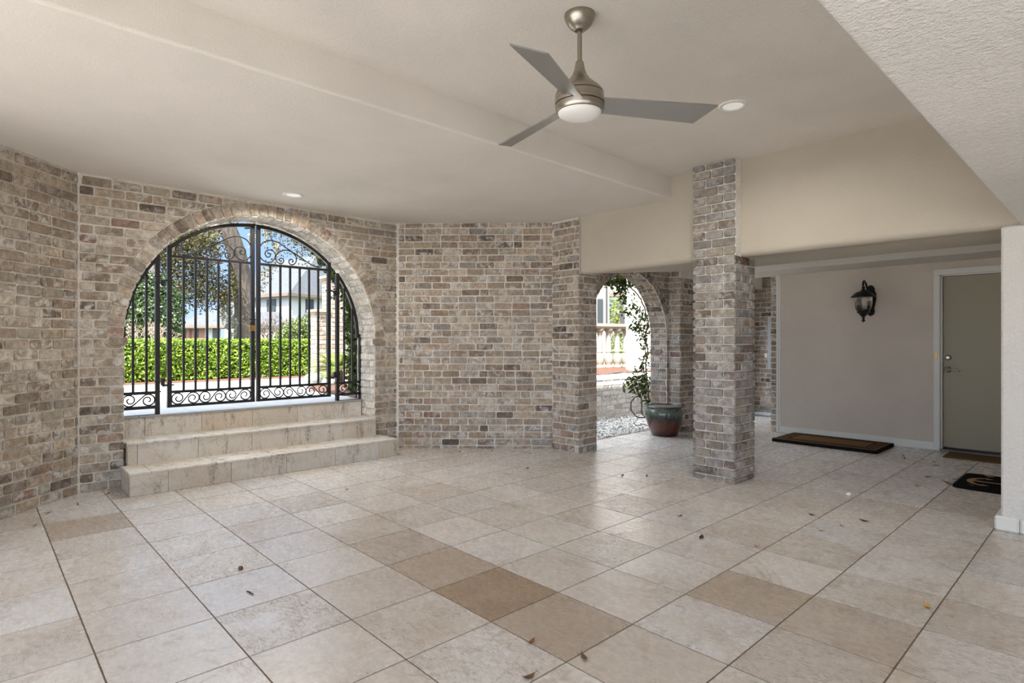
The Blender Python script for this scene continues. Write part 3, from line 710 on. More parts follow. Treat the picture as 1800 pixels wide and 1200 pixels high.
def gate_leaf(b0,b1,mirror,label):
    off=(AG,b0 if not mirror else b1,.585); t=thing('gate_leaf',label,'gate',off,0,'arched iron gate leaves')
    mb=MB(); sw=.038; zb=.640; rt=2.108
    bl,br=b0+sw/2,b1-sw/2
    for b in (bl,br): mb.bar(gp(b,zb),gp(b,arcz(b)+ (0.0)),sw,.038,Sd)
    for z in (zb+.013,.790,rt): mb.bar(gp(b0+sw,z),gp(b1-sw,z),.026,.03,(0,0,1))
    N=18
    P=[(b0+.002+(b1-b0-.004)*k/N) for k in range(N+1)]
    ring_o=[(b,arcz(b)) for b in P]; ring_i=[(CB+(b-CB)*(GR-.034)/GR,SP+(z-SP)*(GR-.034)/GR) for b,z in ring_o]
    for k in range(N):
        V=[gp(*ring_o[k],d) for d in(-.018,.018)]+[gp(*ring_o[k+1],d) for d in(-.018,.018)]+[gp(*ring_i[k+1],d) for d in(-.018,.018)]+[gp(*ring_i[k],d) for d in(-.018,.018)]
        mb.faces(V,[(0,2,4,6),(1,7,5,3),(0,1,3,2),(4,5,7,6)]+([(0,6,7,1)] if k==0 else [])+([(2,3,5,4)] if k==N-1 else []))
    local(mb,'gate_frame',M['iron'],t,off)
    for k in range(6):
        b=b0+sw+(b1-b0-2*sw)*(k+1)/7
        mb=MB(); mb.bar(gp(b,.79),gp(b,rt),.020,.020,Sd); local(mb,'bar',M['iron'],t,off)
    m=(lambda p:(2*2.2165-p[0],p[1])) if mirror else (lambda p:p)
    scroll_part('top_scroll',crv([m(p) for p in topA]),t,off); scroll_part('heart_scroll',crv([m(p) for p in topB]),t,off)
    w=(b1-b0-2*sw)/3
    for k in range(3): scroll_part('bottom_scroll',s_scroll(b0+sw+k*w+.002,b0+sw+(k+1)*w-.002,.668,.776,mirror),t,off)
    hb=b0 if not mirror else b1; s=-1 if not mirror else 1
    for z in (1.872,.858):
        mb=MB(); mb.tube([gp(hb-s*.06,z,.005),gp(hb+s*.02,z,.005),gp(hb+s*.034,z-.01,.012),gp(hb+s*.037,z+(-.04 if z>1.5 else .04),.024)],[.007,.012,.010,.008],8)
        mb.bar(gp(hb+s*.043,z-.06 if z>1.5 else z+.0,.034),gp(hb+s*.043,z+.0 if z>1.5 else z+.07,.034),.03,.02,Sd)
        local(mb,'hinge',M['iron'],t,off)
    if not mirror:
        mb=MB(); mb.bbox(AG+.018,AG+.046,b1-.062,b1-.008,1.39,1.45,.004); local(mb,'padlock',M['brass'],t,off,'weathered brass padlock')
        mb=MB(); mb.tube([gp(b1-.05,1.45,.03),gp(b1-.05,1.48,.03),gp(b1-.035,1.495,.03),gp(b1-.02,1.48,.03),gp(b1-.02,1.45,.03)],.005,8); mb.bar(gp(b1-.06,1.515,.025),gp(b1+.012,1.51,.025),.012,.012,(0,0,1)); mb.bar(gp(b1-.02,1.44,.024),gp(b1-.02,1.53,.024),.02,.008,Sd); local(mb,'latch',M['iron'],t,off)
    return t
gate_leaf(1.388,2.205,False,'arched black iron gate leaf carrying the brass padlock')
gate_leaf(2.226,3.06,True,'arched black iron gate leaf nearer the flat brick wall, without a padlock')
def gate_panel(b0,b1,post,mirror,label):
    off=(AG,(b0+b1)/2,.585); t=thing('iron_railing',label,'railing',off,0,'fixed iron side railings')
    zp=.576 if False else .583
    mb=MB()
    pb=b1-.019 if not mirror else b0+.019; eb=b0+.011 if not mirror else b1-.011
    mb.bar(gp(pb,zp),gp(pb,arcz(pb)-.01),.038,.038,Sd); mb.bar(gp(eb,zp),gp(eb,SP+.05),.024,.03,Sd)
    for z in (.655,.793): mb.bar(gp(b0,z),gp(b1,z),.028,.03,(0,0,1))
    N=16; lo,hi=(eb-.011,pb) if not mirror else (pb,eb+.011)
    tl=[math.acos(max(-1,min(1,(CB-b)/GR))) for b in (lo,hi)]
    for k in range(N):
        t0=tl[0]+(tl[1]-tl[0])*k/N; t1=tl[0]+(tl[1]-tl[0])*(k+1)/N
        V=[]
        for tt,rr in ((t0,GR),(t1,GR),(t1,GR-.034),(t0,GR-.034)):
            for d in (-.018,.018): V.append(gp(CB-rr*math.cos(tt),SP+rr*math.sin(tt),d))
        mb.faces(V,[(0,2,4,6),(1,7,5,3),(0,1,3,2),(4,5,7,6),(0,6,7,1),(2,3,5,4)])
    mb.bar(gp(b0,.5865,.01),gp(b1,.5865,.01),.05,.005,(1,0,0))
    local(mb,'panel_frame',M['iron'],t,off)
    for k in (1,2):
        b=b0+(b1-b0)*k/3
        mb=MB(); mb.bar(gp(b,.793),gp(b,SP+math.sqrt((GR-.03)**2-(b-CB)**2)),.020,.020,Sd); local(mb,'bar',M['iron'],t,off)
    i0,i1=(b0+.026,b1-.04) if not mirror else (b0+.04,b1-.026)
    scroll_part('bottom_scroll',s_scroll(i0,i1,.672,.778,mirror),t,off)
    for z in (1.90,1.84,.90,.80):
        mb=MB(); mb.bar(gp(pb-.028,z,.0),gp(pb+.028,z,.0),.012,.046,(0,0,1)); local(mb,'hinge_strap',M['iron'],t,off)
gate_panel(1.0,1.325,1,False,'narrow fixed iron side railing standing at the low end of the steps')
gate_panel(3.128,3.445,1,True,'narrow fixed iron side railing with vine leaves behind it')

# ------------------------------------------------------------------ ceiling lights
def can(x,y,z,label):
    t=thing('ceiling_light',label,'ceiling light',(x,y,z),0,'recessed ceiling lights')
    mb=MB(); mb.lathe([(.068,-.001),(.072,-.010),(.082,-.012),(.095,-.006),(.097,.0)],36); mb.build('trim_ring',M['white_paint'],t)
    mb=MB(); mb.lathe([(.0005,-.0045),(.04,-.0045),(.069,-.0035)],36); mb.build('diffuser',M['lens'],t)
def lamp(x,y,z,pw,r,name):
    l=bpy.data.lights.new(name,'AREA'); l.shape='DISK'; l.size=r*2; l.energy=pw; l.color=(1,.95,.88); l.spread=math.radians(165)
    o=bpy.data.objects.new(name,l); COL.objects.link(o); o.location=(x,y,z); return o
lamp(-5.524,2.277,ZC-.014,5,.06,'downlight'); lamp(-1.882,3.874,ZU-.014,3.4,.06,'downlight')
can(-5.524,2.277,ZC,'round white recessed light in the lower ceiling above the gate arch')
can(-1.882,3.874,ZU,'round white recessed light in the higher ceiling next to the fan blade')

# ------------------------------------------------------------------ ceiling fan
fan=thing('ceiling_fan','brushed nickel three-blade ceiling fan hanging on a short rod','ceiling fan',(-1.8905,2.241,ZU))
mb=MB(); mb.lathe([(.0,0),(.077,0),(.078,-.006),(.074,-.022),(.06,-.048),(.044,-.066),(.030,-.073),(.029,-.078),(.022,-.080),(.020,-.07),(.0,-.07)],48); mb.build('canopy',M['nickel'],fan)
mb=MB(); mb.lathe([(.012,-.06),(.012,-.245)],20); mb.build('downrod',M['nickel'],fan)
mb=MB(); mb.lathe([(.0,-.236),(.018,-.236),(.021,-.241),(.022,-.252),(.027,-.275),(.037,-.302),(.055,-.328),(.079,-.351),(.102,-.370),(.117,-.388),(.122,-.402)],48)
mb.lathe([(.1205,-.402),(.1205,-.406)],48,mi=1)
mb.lathe([(.1225,-.406),(.1245,-.42),(.1245,-.444),(.1235,-.452)],48); mb.lathe([(.121,-.452),(.121,-.457)],48,mi=1); mb.lathe([(.1235,-.457),(.122,-.474),(.116,-.490),(.112,-.494),(.108,-.490)],48)
mb.build('motor_housing',[M['nickel'],M['nickel_dark']],fan)
mb=MB(); mb.lathe([(.110,-.488),(.107,-.500),(.092,-.511),(.065,-.519),(.03,-.523),(.001,-.524)],48); mb.build('light_shade',M['opal'],fan)
bm_=MB()
NB=14
prof=[]
for i in range(NB+1):
    s=i/NB; x=.10+s*.56
    wn=.050+.022*s; wf=.056+.020*s
    prof.append((x,wn,wf))
V=[];F=[]
def bladept(x,y):
    s=(x-.1)/.56; tw=math.radians(19-3*s)
    return (x,y*math.cos(tw),-y*math.sin(tw)+.004-.026*s)
rows=[]
for (x,wn,wf) in prof:
    rows.append([bladept(x+(.034*((y+.0)/.07) if x>.64 else 0)*(-1),y) for y in np.linspace(-wn,wf,7)])
for th in (0,1):
    for r_ in rows:
        for p in r_: V.append((p[0],p[1],p[2]+(.0035 if th else -.0035)))
nr=len(rows)
for th in (0,1):
    o_=th*nr*7
    for i in range(nr-1):
        for k in range(6):
            q=(o_+i*7+k,o_+(i+1)*7+k,o_+(i+1)*7+k+1,o_+i*7+k+1); F.append(q if th else q[::-1])
for i in range(nr-1):
    for k in (0,6): F.append((i*7+k,(i+1)*7+k,nr*7+(i+1)*7+k,nr*7+i*7+k))
for k in range(6): F.append(((nr-1)*7+k,(nr-1)*7+k+1,nr*7+(nr-1)*7+k+1,nr*7+(nr-1)*7+k)); F.append((k,k+1,nr*7+k+1,nr*7+k))
for ang in (5.5,125.5,245.5):
    mb=MB(); mb.faces(V,F,0,(.5,.5,.5),False); o=mb.build('blade',M['blade'],fan); o.location=(0,0,-.452); o.rotation_euler=(0,0,math.radians(ang+46.83)); 

# ------------------------------------------------------------------ wall lantern
LX,LB=-2.241,8.075
ln=thing('wall_lantern','black glass-bodied lantern hanging from a curled arm on the tan wall','wall lantern',(LX,DB,1.8))
off=(LX,DB,1.8)
mb=MB(); 
pl=[(-.0,1.60),(.035,1.62),(.045,1.66),(.038,1.70),(.05,1.75),(.062,1.82),(.06,1.88),(.042,1.92),(.045,1.95),(.02,1.985),(0,1.99)]
px=LX+.02
poly=[(px+x,z) for x,z in pl]+[(px-x,z) for x,z in pl[-2:0:-1]]
n_=len(poly); mb.faces([(x,DB-.022,z) for x,z in poly]+[(x,DB,z) for x,z in poly],[tuple(range(n_)),tuple(range(2*n_-1,n_-1,-1))]+[(i,n_+i,n_+(i+1)%n_,(i+1)%n_) for i in range(n_)])
mb.bbox(px-.03,px+.03,DB-.04,DB-.02,1.64,1.93,.006)
local(mb,'back_plate',M['black_metal'],ln,off)
mb=MB(); mb.tube([(LX+.015,DB-.035,1.80),(LX+.01,DB-.07,1.87),(LX+.006,DB-.11,1.95),(LX+.003,DB-.16,2.015),(LX,DB-.21,2.035),(LX,LB-.005,2.012),(LX,LB-.012,1.975),(LX,LB,1.945)],[.012,.012,.011,.011,.011,.012,.013,.011],10)
mb.tube([(LX+.01,DB-.03,1.90),(LX+.008,DB-.06,1.93),(LX+.008,DB-.09,1.92),(LX+.008,DB-.085,1.895),(LX+.008,DB-.065,1.90)],.008,8); local(mb,'arm',M['black_metal'],ln,off)
mb=MB(); mb.lathe([(.001,1.965),(.014,1.96),(.02,1.945),(.012,1.93),(.026,1.918),(.04,1.905),(.075,1.893),(.105,1.872),(.122,1.848),(.137,1.838),(.138,1.828),(.118,1.824),(.09,1.83),(.001,1.84)],36,(LX,LB,0)); local(mb,'cap',M['black_metal'],ln,off)
mb=MB(); mb.lathe([(.098,1.828),(.099,1.79),(.096,1.74),(.086,1.69),(.07,1.658),(.058,1.642)],36,(LX,LB,0)); mb.lathe([(.055,1.644),(.067,1.66),(.083,1.692),(.093,1.742),(.096,1.79),(.095,1.828)],36,(LX,LB,0)); local(mb,'glass_body',M['glass'],ln,off,'clear seeded glass')
mb=MB(); mb.lathe([(.001,1.66),(.03,1.655),(.066,1.655),(.074,1.646),(.066,1.636),(.05,1.622),(.032,1.598),(.02,1.588),(.013,1.578),(.019,1.57),(.013,1.56),(.012,1.552),(.022,1.543),(.02,1.533),(.001,1.516)],32,(LX,LB,0)); local(mb,'finial_base',M['black_metal'],ln,off)
for dx in (-.025,.028):
    mb=MB(); mb.lathe([(.009,1.655),(.009,1.735),(.006,1.737)],12,(LX+dx,LB+.008*(1 if dx>0 else -1),0)); local(mb,'candle',M['black_metal'],ln,off)
    mb=MB(); mb.lathe([(.006,1.737),(.009,1.748),(.010,1.760),(.006,1.777),(.001,1.79)],12,(LX+dx,LB+.008*(1 if dx>0 else -1),0)); local(mb,'bulb',M['bulb'],ln,off)

# ------------------------------------------------------------------ mats
def rrect(x0,x1,y0,y1,r,n=6):
    P=[]
    for cx,cy,a0 in ((x1-r,y1-r,0),(x0+r,y1-r,90),(x0+r,y0+r,180),(x1-r,y0+r,270)):
        for k in range(n+1): t=math.radians(a0+90*k/n); P.append((cx+r*math.cos(t),cy+r*math.sin(t)))
    return P
m1=thing('door_mat','long thick brown coir mat with black border lines lying along the tan wall','door mat',(-2.54,7.86,0))
off=(-2.54,7.86,0)
mb=MB(); mb.prism(rrect(-3.13,-1.945,7.50,8.225,.03),0,.036); local(mb,'mat_base',M['coir_black'],m1,off)
mb=MB(); mb.prism(rrect(-3.105,-1.97,7.525,8.20,.02),.036,.041)
local(mb,'pile_field',M['coir'],m1,off)
mb=MB()
def frame_strip(mb,x0,x1,y0,y1,w,z0,z1):
    mb.box(x0,x1,y0,y0+w,z0,z1); mb.box(x0,x1,y1-w,y1,z0,z1); mb.box(x0,x0+w,y0+w,y1-w,z0,z1); mb.box(x1-w,x1,y0+w,y1-w,z0,z1)
frame_strip(mb,-3.075,-2.0,7.555,8.17,.014,.041,.0425); frame_strip(mb,-3.035,-2.04,7.595,8.13,.014,.041,.0425); frame_strip(mb,-2.99,-2.085,7.64,8.085,.022,.041,.0425)
local(mb,'border_lines',M['coir_black'],m1,off,'black stripes')
mb=MB(); mb.prism(rrect(-1.40,-.42,7.845,8.235,.012),0,.012); tag(mb.build('door_mat',M['coir_edge']),'thin plain brown coir mat in front of the olive grey door','door mat')
m3=thing('door_mat','black rounded mat with a tan anchor lying by the pale stucco pier','door mat',(-.5,6.655,0)); off=(-.5,6.655,0)
mb=MB(); mb.prism(rrect(-1.062,.06,6.285,7.03,.07),0,.014); local(mb,'mat_base',M['coir_black'],m3,off)
mb=MB()
def strip(pts,w,z0=.014,z1=.0155):
    P=[Vector((p[0],p[1],0)) for p in pts]; Ww=w if isinstance(w,list) else [w]*len(P); Lf=[];Rt=[]
    for i,p in enumerate(P):
        t=(P[min(i+1,len(P)-1)]-P[max(i-1,0)]).normalized(); nn=Vector((-t.y,t.x,0)); Lf.append(p+nn*Ww[i]/2); Rt.append(p-nn*Ww[i]/2)
    for i in range(len(P)-1): mb.prism([Lf[i],Rt[i],Rt[i+1],Lf[i+1]],z0,z1)
cy=6.665
arc_=[(-.985+.135*(1-math.cos(t)),cy+.175*math.sin(t)) for t in np.linspace(-1.35,1.35,15)]
strip(arc_,[.012+.034*math.cos(t*1.05) for t in np.linspace(-1.35,1.35,15)])
for s in (-1,1): mb.prism([(-.90,cy+s*.195),(-.835,cy+s*.155),(-.885,cy+s*.13)][::s],.014,.0155)
strip([(-.985,cy),(-.50,cy)],.034); strip([(-.60,cy-.10),(-.60,cy+.10)],.03)
ring=[(-.455+.045*math.cos(t),cy+.045*math.sin(t)) for t in np.linspace(0,2*PI,17)]; strip(ring,.02)
local(mb,'anchor_motif',M['coir_tan'],m3,off,'tan anchor shape')

# ------------------------------------------------------------------ glazed pot
pt=thing('ceramic_pot','glazed ceramic pot with dripped green over red-brown standing before the small arch','pot',(-4.335,6.93,0))
mb=MB(); mb.lathe([(.001,.0),(.17,.0),(.176,.008),(.19,.05),(.222,.13),(.252,.22),(.266,.29),(.262,.335),(.25,.362),(.246,.37),(.252,.378),(.262,.388),(.264,.398),(.258,.405),(.243,.405),(.236,.396),(.236,.385)],56); mb.build('pot_body',M['glaze'],pt)
mb=MB(); mb.lathe([(.238,.392),(.2,.396),(.1,.397),(.001,.397)],40); mb.build('pot_cover',M['pot_lid'],pt)['label']='dusty grey disc filling the rim'

# ------------------------------------------------------------------ far corridor bits
mb=MB(); mb.bbox(-4.235,-4.15,9.99,10.045,.80,1.72,.006); bx=tag(mb.build('conduit_box',M['pvc']),'tall narrow grey box on the far brick wall beside the brick end','utility box')
mb=MB(); mb.bbox(-4.29,-4.24,10.0,10.046,1.0,1.08,.006); tag(mb.build('outlet_cover',M['white_paint']),'small white outlet cover next to the tall grey box','outlet')
mb=MB(); mb.tube([(-4.44,9.93,.036),(-3.5,9.93,.036)],.035,16); tag(mb.build('drain_pipe',M['pvc']),'grey pipe lying on the floor at the far brick wall','pipe')

# ------------------------------------------------------------------ litter
def leaf(u_,v_,L_,mat,label,name='fallen_leaf',group='dry leaves on the floor',rz=None,h=.012,xy=None,z=0.001):
    mb=MB(); N=6; V=[];F=[]
    for i in range(N+1):
        s=i/N; w=math.sin(PI*min(1,s*.98+.01))**.8*L_*.19; x=(s-.5)*L_; zc=h*(abs(s-.5)*2)**2
        V+= [(x,-w,zc+w*.35),(x,0,zc),(x,w,zc+w*.35)]
    for i in range(N):
        for k in (0,1): F.append((i*3+k,i*3+k+1,(i+1)*3+k+1,(i+1)*3+k))
    mb.faces(V,F,0,(.5,.5,.5),True); mb.tube([(-.5*L_,0,h),(-.62*L_,0,h+.004)],.0012,5)
    o=mb.build(name,mat)
    if xy is None:
        X=(u_-900)*1.28/(v_-600); Y=1.28*1015/(v_-600); p=cw(X,Y,0); xy=(p.x,p.y)
    o.location=(xy[0],xy[1],z); o.rotation_euler=(0,0,rz if rz is not None else random.uniform(0,6.28)); return tag(o,label,'leaf',group)
GL='small dry brown leaf lying on the pale tile floor'
leaf(1630,1067,.062,M['yellow_leaf'],'single yellow leaf lying on the tile floor',rz=-.9)
for (u,v,l,m) in [(1233,945,.075,'dark_leaf'),(1519,916,.075,'dark_leaf'),(1427,905,.055,'dark_leaf'),(1443,933,.035,'dark_leaf'),(1480,925,.03,'dark_leaf'),(1330,961,.03,'dark_leaf')]:
    leaf(u,v,l,M[m],'dark curled leaf on the tiles between the brick column and the pale pier',group='dark leaves on the floor')
for (u,v,l,m) in [(934,1129,.05,'red_leaf'),(1027,1157,.055,'dry_leaf'),(930,1191,.06,'dry_leaf')]:
    leaf(u,v,l,M[m],'dry brown leaf on the nearest tiles at the front of the floor',group='front dry leaves')
for (u,v,l,m) in [(84,902,.05,'red_leaf'),(137,887,.04,'dry_leaf'),(190,868,.04,'dark_leaf'),(60,925,.03,'dark_leaf')]:
    leaf(u,v,l,M[m],'small rusty leaf on the floor at the foot of the angled brick wall',group='leaves by the angled wall')
for (u,v,l,m) in [(808,794,.05,'dry_leaf'),(927,823,.05,'dry_leaf'),(932,797,.05,'red_leaf'),(865,793,.05,'dry_leaf'),(610,861,.03,'dark_leaf'),(745,802,.04,'dry_leaf')]:
    leaf(u,v,l,M[m],'tiny dry leaf on the floor along the flat brick wall',group='leaves by the flat brick wall')
for (u,v,l,m) in [(1094,836,.06,'dark_leaf'),(1137,837,.05,'dark_leaf'),(1195,907,.05,'dark_leaf')]:
    leaf(u,v,l,M[m],'small dark leaf on the shiny tiles before the passage',group='leaves before the passage')
for (u,v,l,m) in [(1590,806,.06,'dry_leaf'),(1587,801,.05,'dark_leaf'),(1642,812,.06,'red_leaf'),(1645,818,.07,'red_leaf'),(1630,838,.07,'dry_leaf'),(1614,854,.05,'red_leaf'),(1664,848,.07,'red_leaf'),(1669,851,.05,'dry_leaf'),(1678,843,.05,'dry_leaf')]:
    leaf(u,v,l,M[m],'small rusty leaf on the tiles between the three door mats',group='leaves between the mats')
leaf(0,0,.09,M['yellow_leaf'],'pale tan leaf lying on the black anchor mat',xy=(-.88,6.93),z=.016,group='leaves on the anchor mat'); 
leaf(0,0,.07,M['dry_leaf'],'brown leaf on the black anchor mat below the anchor arms',xy=(-.93,6.40),z=.016,group='leaves on the anchor mat')
leaf(0,0,.045,M['dark_leaf'],'dark leaf lying on the long brown coir mat',xy=(-2.62,7.86),z=.043,group='leaves on the long mat')
mb=MB(); mb.tube([(0,0,.004),(.02,.008,.004),(.04,.004,.006),(.055,.012,.004),(.07,.006,.004)],[.003,.004,.004,.003,.002],6); o=tag(mb.build('twig',M['dark_leaf']),'thin dark curled twig on the tiles in front of the steps','twig'); o.location=(-3.08,1.03,0)
mb=MB(); mb.lathe([(.001,0),(.011,.002),(.014,.010),(.010,.018),(.001,.021)],12); o=tag(mb.build('acorn',M['dry_leaf']),'small brown acorn on a tile joint in front of the steps','acorn'); o.location=(-3.405,1.106,0)
mb=MB(); mb.faces([(-.02,-.012,0),(.018,-.016,0),(.022,.012,.004),(-.015,.016,0),(0,-.004,.022),(.006,.008,.018)],[(0,1,4),(1,2,4),(2,5,4),(2,3,5),(3,0,4),(3,4,5)]); o=tag(mb.build('paper_scrap',M['paper']),'tiny crumpled white scrap on the tiles beyond the brick column','scrap'); o.location=(-1.598,5.355,0)
mb=MB(); mb.lathe([(.001,-.002),(.004,-.0018),(.004,0)],8)
# ------------------------------------------------------------------ outside: ground
ZG=.578
mb=MB(); mb.box(-220,-13.4,-120,140,ZG-.5,ZG-.02); mb.box(-13.4,-6.4,-120,-8,ZG-.5,ZG-.02); mb.box(-13.4,-6.25,14,140,ZG-.5,ZG-.02); mb.box(-6.25,60,12.6,140,ZG-.9,ZG-.35); 
struct(mb,'ground_lawn',M['lawn'],'lawn beyond the clipped hedge in front of the far house','lawn')
mb=MB(); mb.box(-10.95,-6.951,-8,4.3,ZG-.5,ZG); mb.box(-10.95,-9.0,4.3,14,ZG-.5,ZG); mb.box(-6.951,-6.452,-8,.985,ZG-.5,ZG); mb.box(-6.951,-6.452,3.452,3.7,ZG-.5,ZG)
struct(mb,'path',M['concrete'],'pale sunlit concrete path outside the iron gate','path')
mb=MB(); mb.box(-13.4,-10.95,-8,6.2,ZG-.5,ZG+.004); mb.box(-13.4,-10.95,6.2,14,ZG-.5,ZG+.004)
tag(mb.build('ground_strip',M['mulch']),'strip of orange-brown mulch under the clipped hedge','mulch',None,'structure')
mb=MB(); 
pts=[]
nx,ny=26,60
def mh(a,b): 
    s=min(1,max(0,(a+9.0)/1.2)); return ZG+.01+.13*s*min(1,max(0,(b-4.2)/1.5))+.02*mnoise.noise(Vector((a*3,b*3,0)))
for i in range(nx):
    for j in range(ny):
        a0=-9.15+3.2*i/nx; a1=-9.15+3.2*(i+1)/nx; b0=3.5+8.8*j/ny; b1=3.5+8.8*(j+1)/ny
        # curved front edge of the bed
        if (a0+9.15)*.55+(b0-3.5)*1.0<.55 or (b0<4.25 and a0>-6.5): continue
        if a1>-6.19: continue
        mb.face([(a0,b0,mh(a0,b0)),(a1,b0,mh(a1,b0)),(a1,b1,mh(a1,b1)),(a0,b1,mh(a0,b1))],0,(.5,.5,.5),True)
tag(mb.build('ground_bed',M['mulch']),'raised mulch bed below the balusters and the palm','mulch',None,'structure')
# retaining wall + gravel behind the small arch
mb=MB(); mb.box(-6.2,-5.9,4.5,12.5,-.05,.66,1)
lw=lambda p,q,n:(-5.9+n,p,q)
brickwork(mb,lw,4.6,12.4,-.02,.63,0,wob=wobble(12)); 
q=4.5
while q<12.4:
    l=random.uniform(.20,.24); mb.bbox(-6.21,-5.885,q+.006,q+l-.006,.635,.702,.012,0,(random.random(),random.random(),random.random())); q+=l
struct(mb,'wall_garden',[M['brick_pale'],M['mortar_pale']],'low whitewashed brick retaining wall outside the small arch','wall')
mb=MB(); mb.box(-6.0,-4.77,4.3,12.6,-.12,-.012); mb.box(-4.77,4.2,10.6,12.6,-.12,-.012)
struct(mb,'ground_gravel',M['gravel'],'gravel base under the loose stones outside the small arch','ground')
mb=MB()
for k in range(3600):
    b=random.uniform(5.6,9.8); a=random.uniform(-5.86,-4.74 if b<7.15 else -4.84); r=random.uniform(.008,.022); c=(random.random(),0,0)
    sx,sy,sz=r*random.uniform(.8,1.4),r*random.uniform(.8,1.4),r*random.uniform(.5,.9); th=random.uniform(0,6.28); ct,sn=math.cos(th),math.sin(th)
    Vv=[(sx,0,0),(0,sy,0),(-sx,0,0),(0,-sy,0),(0,0,sz),(0,0,-sz)]; zz=random.uniform(-.008,.008)
    mb.faces([(a+x*ct-y*sn,b+x*sn+y*ct,zz+z) for x,y,z in Vv],[(0,1,4),(1,2,4),(2,3,4),(3,0,4),(1,0,5),(2,1,5),(3,2,5),(0,3,5)],0,c)
tag(mb.build('gravel',M['pebble'],fix=False),'bed of loose pale gravel outside the small arch','gravel',None,'stuff')

# balustrade
bal=thing('balustrade','cast stone balustrade with turned balusters seen through the small arch','balustrade',tuple(at(1085,645,12.6)))
bo=Vector(bal.location)
dirb=(at(1110,600,12.9)-at(1050,600,12.4)); dirb.z=0; dirb.normalize()
def bpt(s,z): return Vector((bo.x+dirb.x*s,bo.y+dirb.y*s,z))
zb=.70
mbp=MB(); mbp.lathe([(.001,0),(.088,0),(.088,.05),(.075,.06),(.07,.085),(.088,.115),(.092,.15),(.098,.19),(.095,.24),(.08,.285),(.062,.32),(.058,.34),(.066,.35),(.066,.37),(.058,.38),(.062,.44),(.058,.55),(.05,.66),(.046,.72),(.058,.735),(.06,.76),(.075,.79),(.095,.81),(.095,.86)],28)
first=None
for k in range(7):
    s=(k-3)*.245+.0
    p=bpt(s,zb)
    if first is None:
        first=mbp.build('baluster',M['cast_stone'],bal); o=first
    else:
        o=first.copy(); COL.objects.link(o); o.parent=bal
    o.location=p-bo
mb=MB(); a=bpt(-1.1,zb+.86); b=bpt(.9,zb+.86)
nrm=Vector((-dirb.y,dirb.x,0))
def obox(mb,a,b,w,z0,z1):
    P=[a+nrm*w/2,a-nrm*w/2,b-nrm*w/2,b+nrm*w/2]; mb.prism([(p.x-bo.x,p.y-bo.y) for p in P],z0-bo.z,z1-bo.z)
obox(mb,a,b,.2,zb+.86,zb+.9); obox(mb,a,b,.24,zb+.9,zb+.965); mb.build('top_rail',M['cast_stone'],bal)
mb=MB(); obox(mb,a,b,.22,zb-.10,zb+.0); mb.build('plinth',M['cast_stone'],bal)

# ------------------------------------------------------------------ outside: piers near the gate
def pier(c,w,z1,label,wall=None):
    t=thing('garden_pier',label,'pier',(c.x,c.y,ZG),0); off=(c.x,c.y,ZG)
    mb=MB(); mb.box(c.x-w/2,c.x+w/2,c.y-w/2,c.y+w/2,ZG-.1,z1-.08,1)
    brickwork(mb,lambda p,q,n:(c.x+w/2+n,p,q),c.y-w/2,c.y+w/2,ZG,z1-.08,0,L=.2); brickwork(mb,lambda p,q,n:(p,c.y-w/2-n,q),c.x-w/2,c.x+w/2,ZG,z1-.08,0,L=.2)
    local(mb,'shaft',[M['brick_pier'],M['mortar_pier']],t,off)
    mb=MB(); mb.bbox(c.x-w/2-.03,c.x+w/2+.03,c.y-w/2-.03,c.y+w/2+.03,z1-.08,z1-.05,.006); mb.bbox(c.x-w/2-.06,c.x+w/2+.06,c.y-w/2-.06,c.y+w/2+.06,z1-.05,z1,.01); local(mb,'cap',M['cap_stone'],t,off)
    return t
p=at(590,600,10.9); pier(p,.36,2.50,'taller white brick garden pier with a flat stone cap behind the gate')
p=at(560,600,10.6); pier(p,.20,1.86,'shorter white brick garden pier beside the taller one behind the gate')
# white wall seen behind the vine of the small arch
mb=MB(); 
p0=at(1106,600,11.3); p1=at(1200,600,11.3)
d=(p1-p0); d.z=0; Lw=d.length; d.normalize(); nn=Vector((d.y,-d.x,0))
if nn.dot(-p0)<0: nn=-nn
wm=lambda p,q,n:(p0.x+d.x*p+nn.x*n,p0.y+d.y*p+nn.y*n,q)
slab(mb,wm,0,Lw,.3,3.4,.3,1); brickwork(mb,wm,.17,Lw,.5,3.4,0,wob=wobble(14)); slab(mb,wm,-.01,.16,.3,1.66,-.06,1)
tag(mb.build('garden_wall',[M['brick_white'],M['mortar_pale']]),'sunlit white brick wall end behind the leafy vine of the small arch','wall')
# cream porch behind
ph=thing('porch_wall','cream porch wall with a tall window and open bay beyond the balusters','porch',tuple(at(1075,600,19)))
ph.location.z=ZG; off=tuple(ph.location)
mb=MB()
def quadbox(mb,u0,u1,v0,v1,Y,t,mi=0):
    a=at(u0,v0,Y);b=at(u1,v0,Y);zt=a.z;zl=at(u0,v1,Y).z
    f=(at(900,600,Y)-at(900,600,Y-1)); f.z=0; f.normalize(); f*=t
    P=[a,b,b+f,a+f]; mb.prism([(p.x,p.y) for p in P],min(zl,zt),max(zl,zt),mi)
quadbox(mb,1030,1071,380,640,19,.3); quadbox(mb,1071,1098,380,514,19,.3); quadbox(mb,1098,1150,380,640,19,.3); local(mb,'wall_panel',M['house_cream'],ph,off)
mb=MB(); quadbox(mb,1071,1098,514,521,18.97,.35); local(mb,'lintel',M['fascia'],ph,off)
mb=MB(); quadbox(mb,1050,1060.5,525,575,18.95,.06); local(mb,'window_frame',M['dark_frame'],ph,off)
mb=MB(); quadbox(mb,1051.5,1059.5,527,574,18.93,.02); local(mb,'window_pane',M['pane'],ph,off)
mb=MB(); quadbox(mb,1065,1068,500,640,18.9,.07); local(mb,'downspout',M['dark_frame'],ph,off)
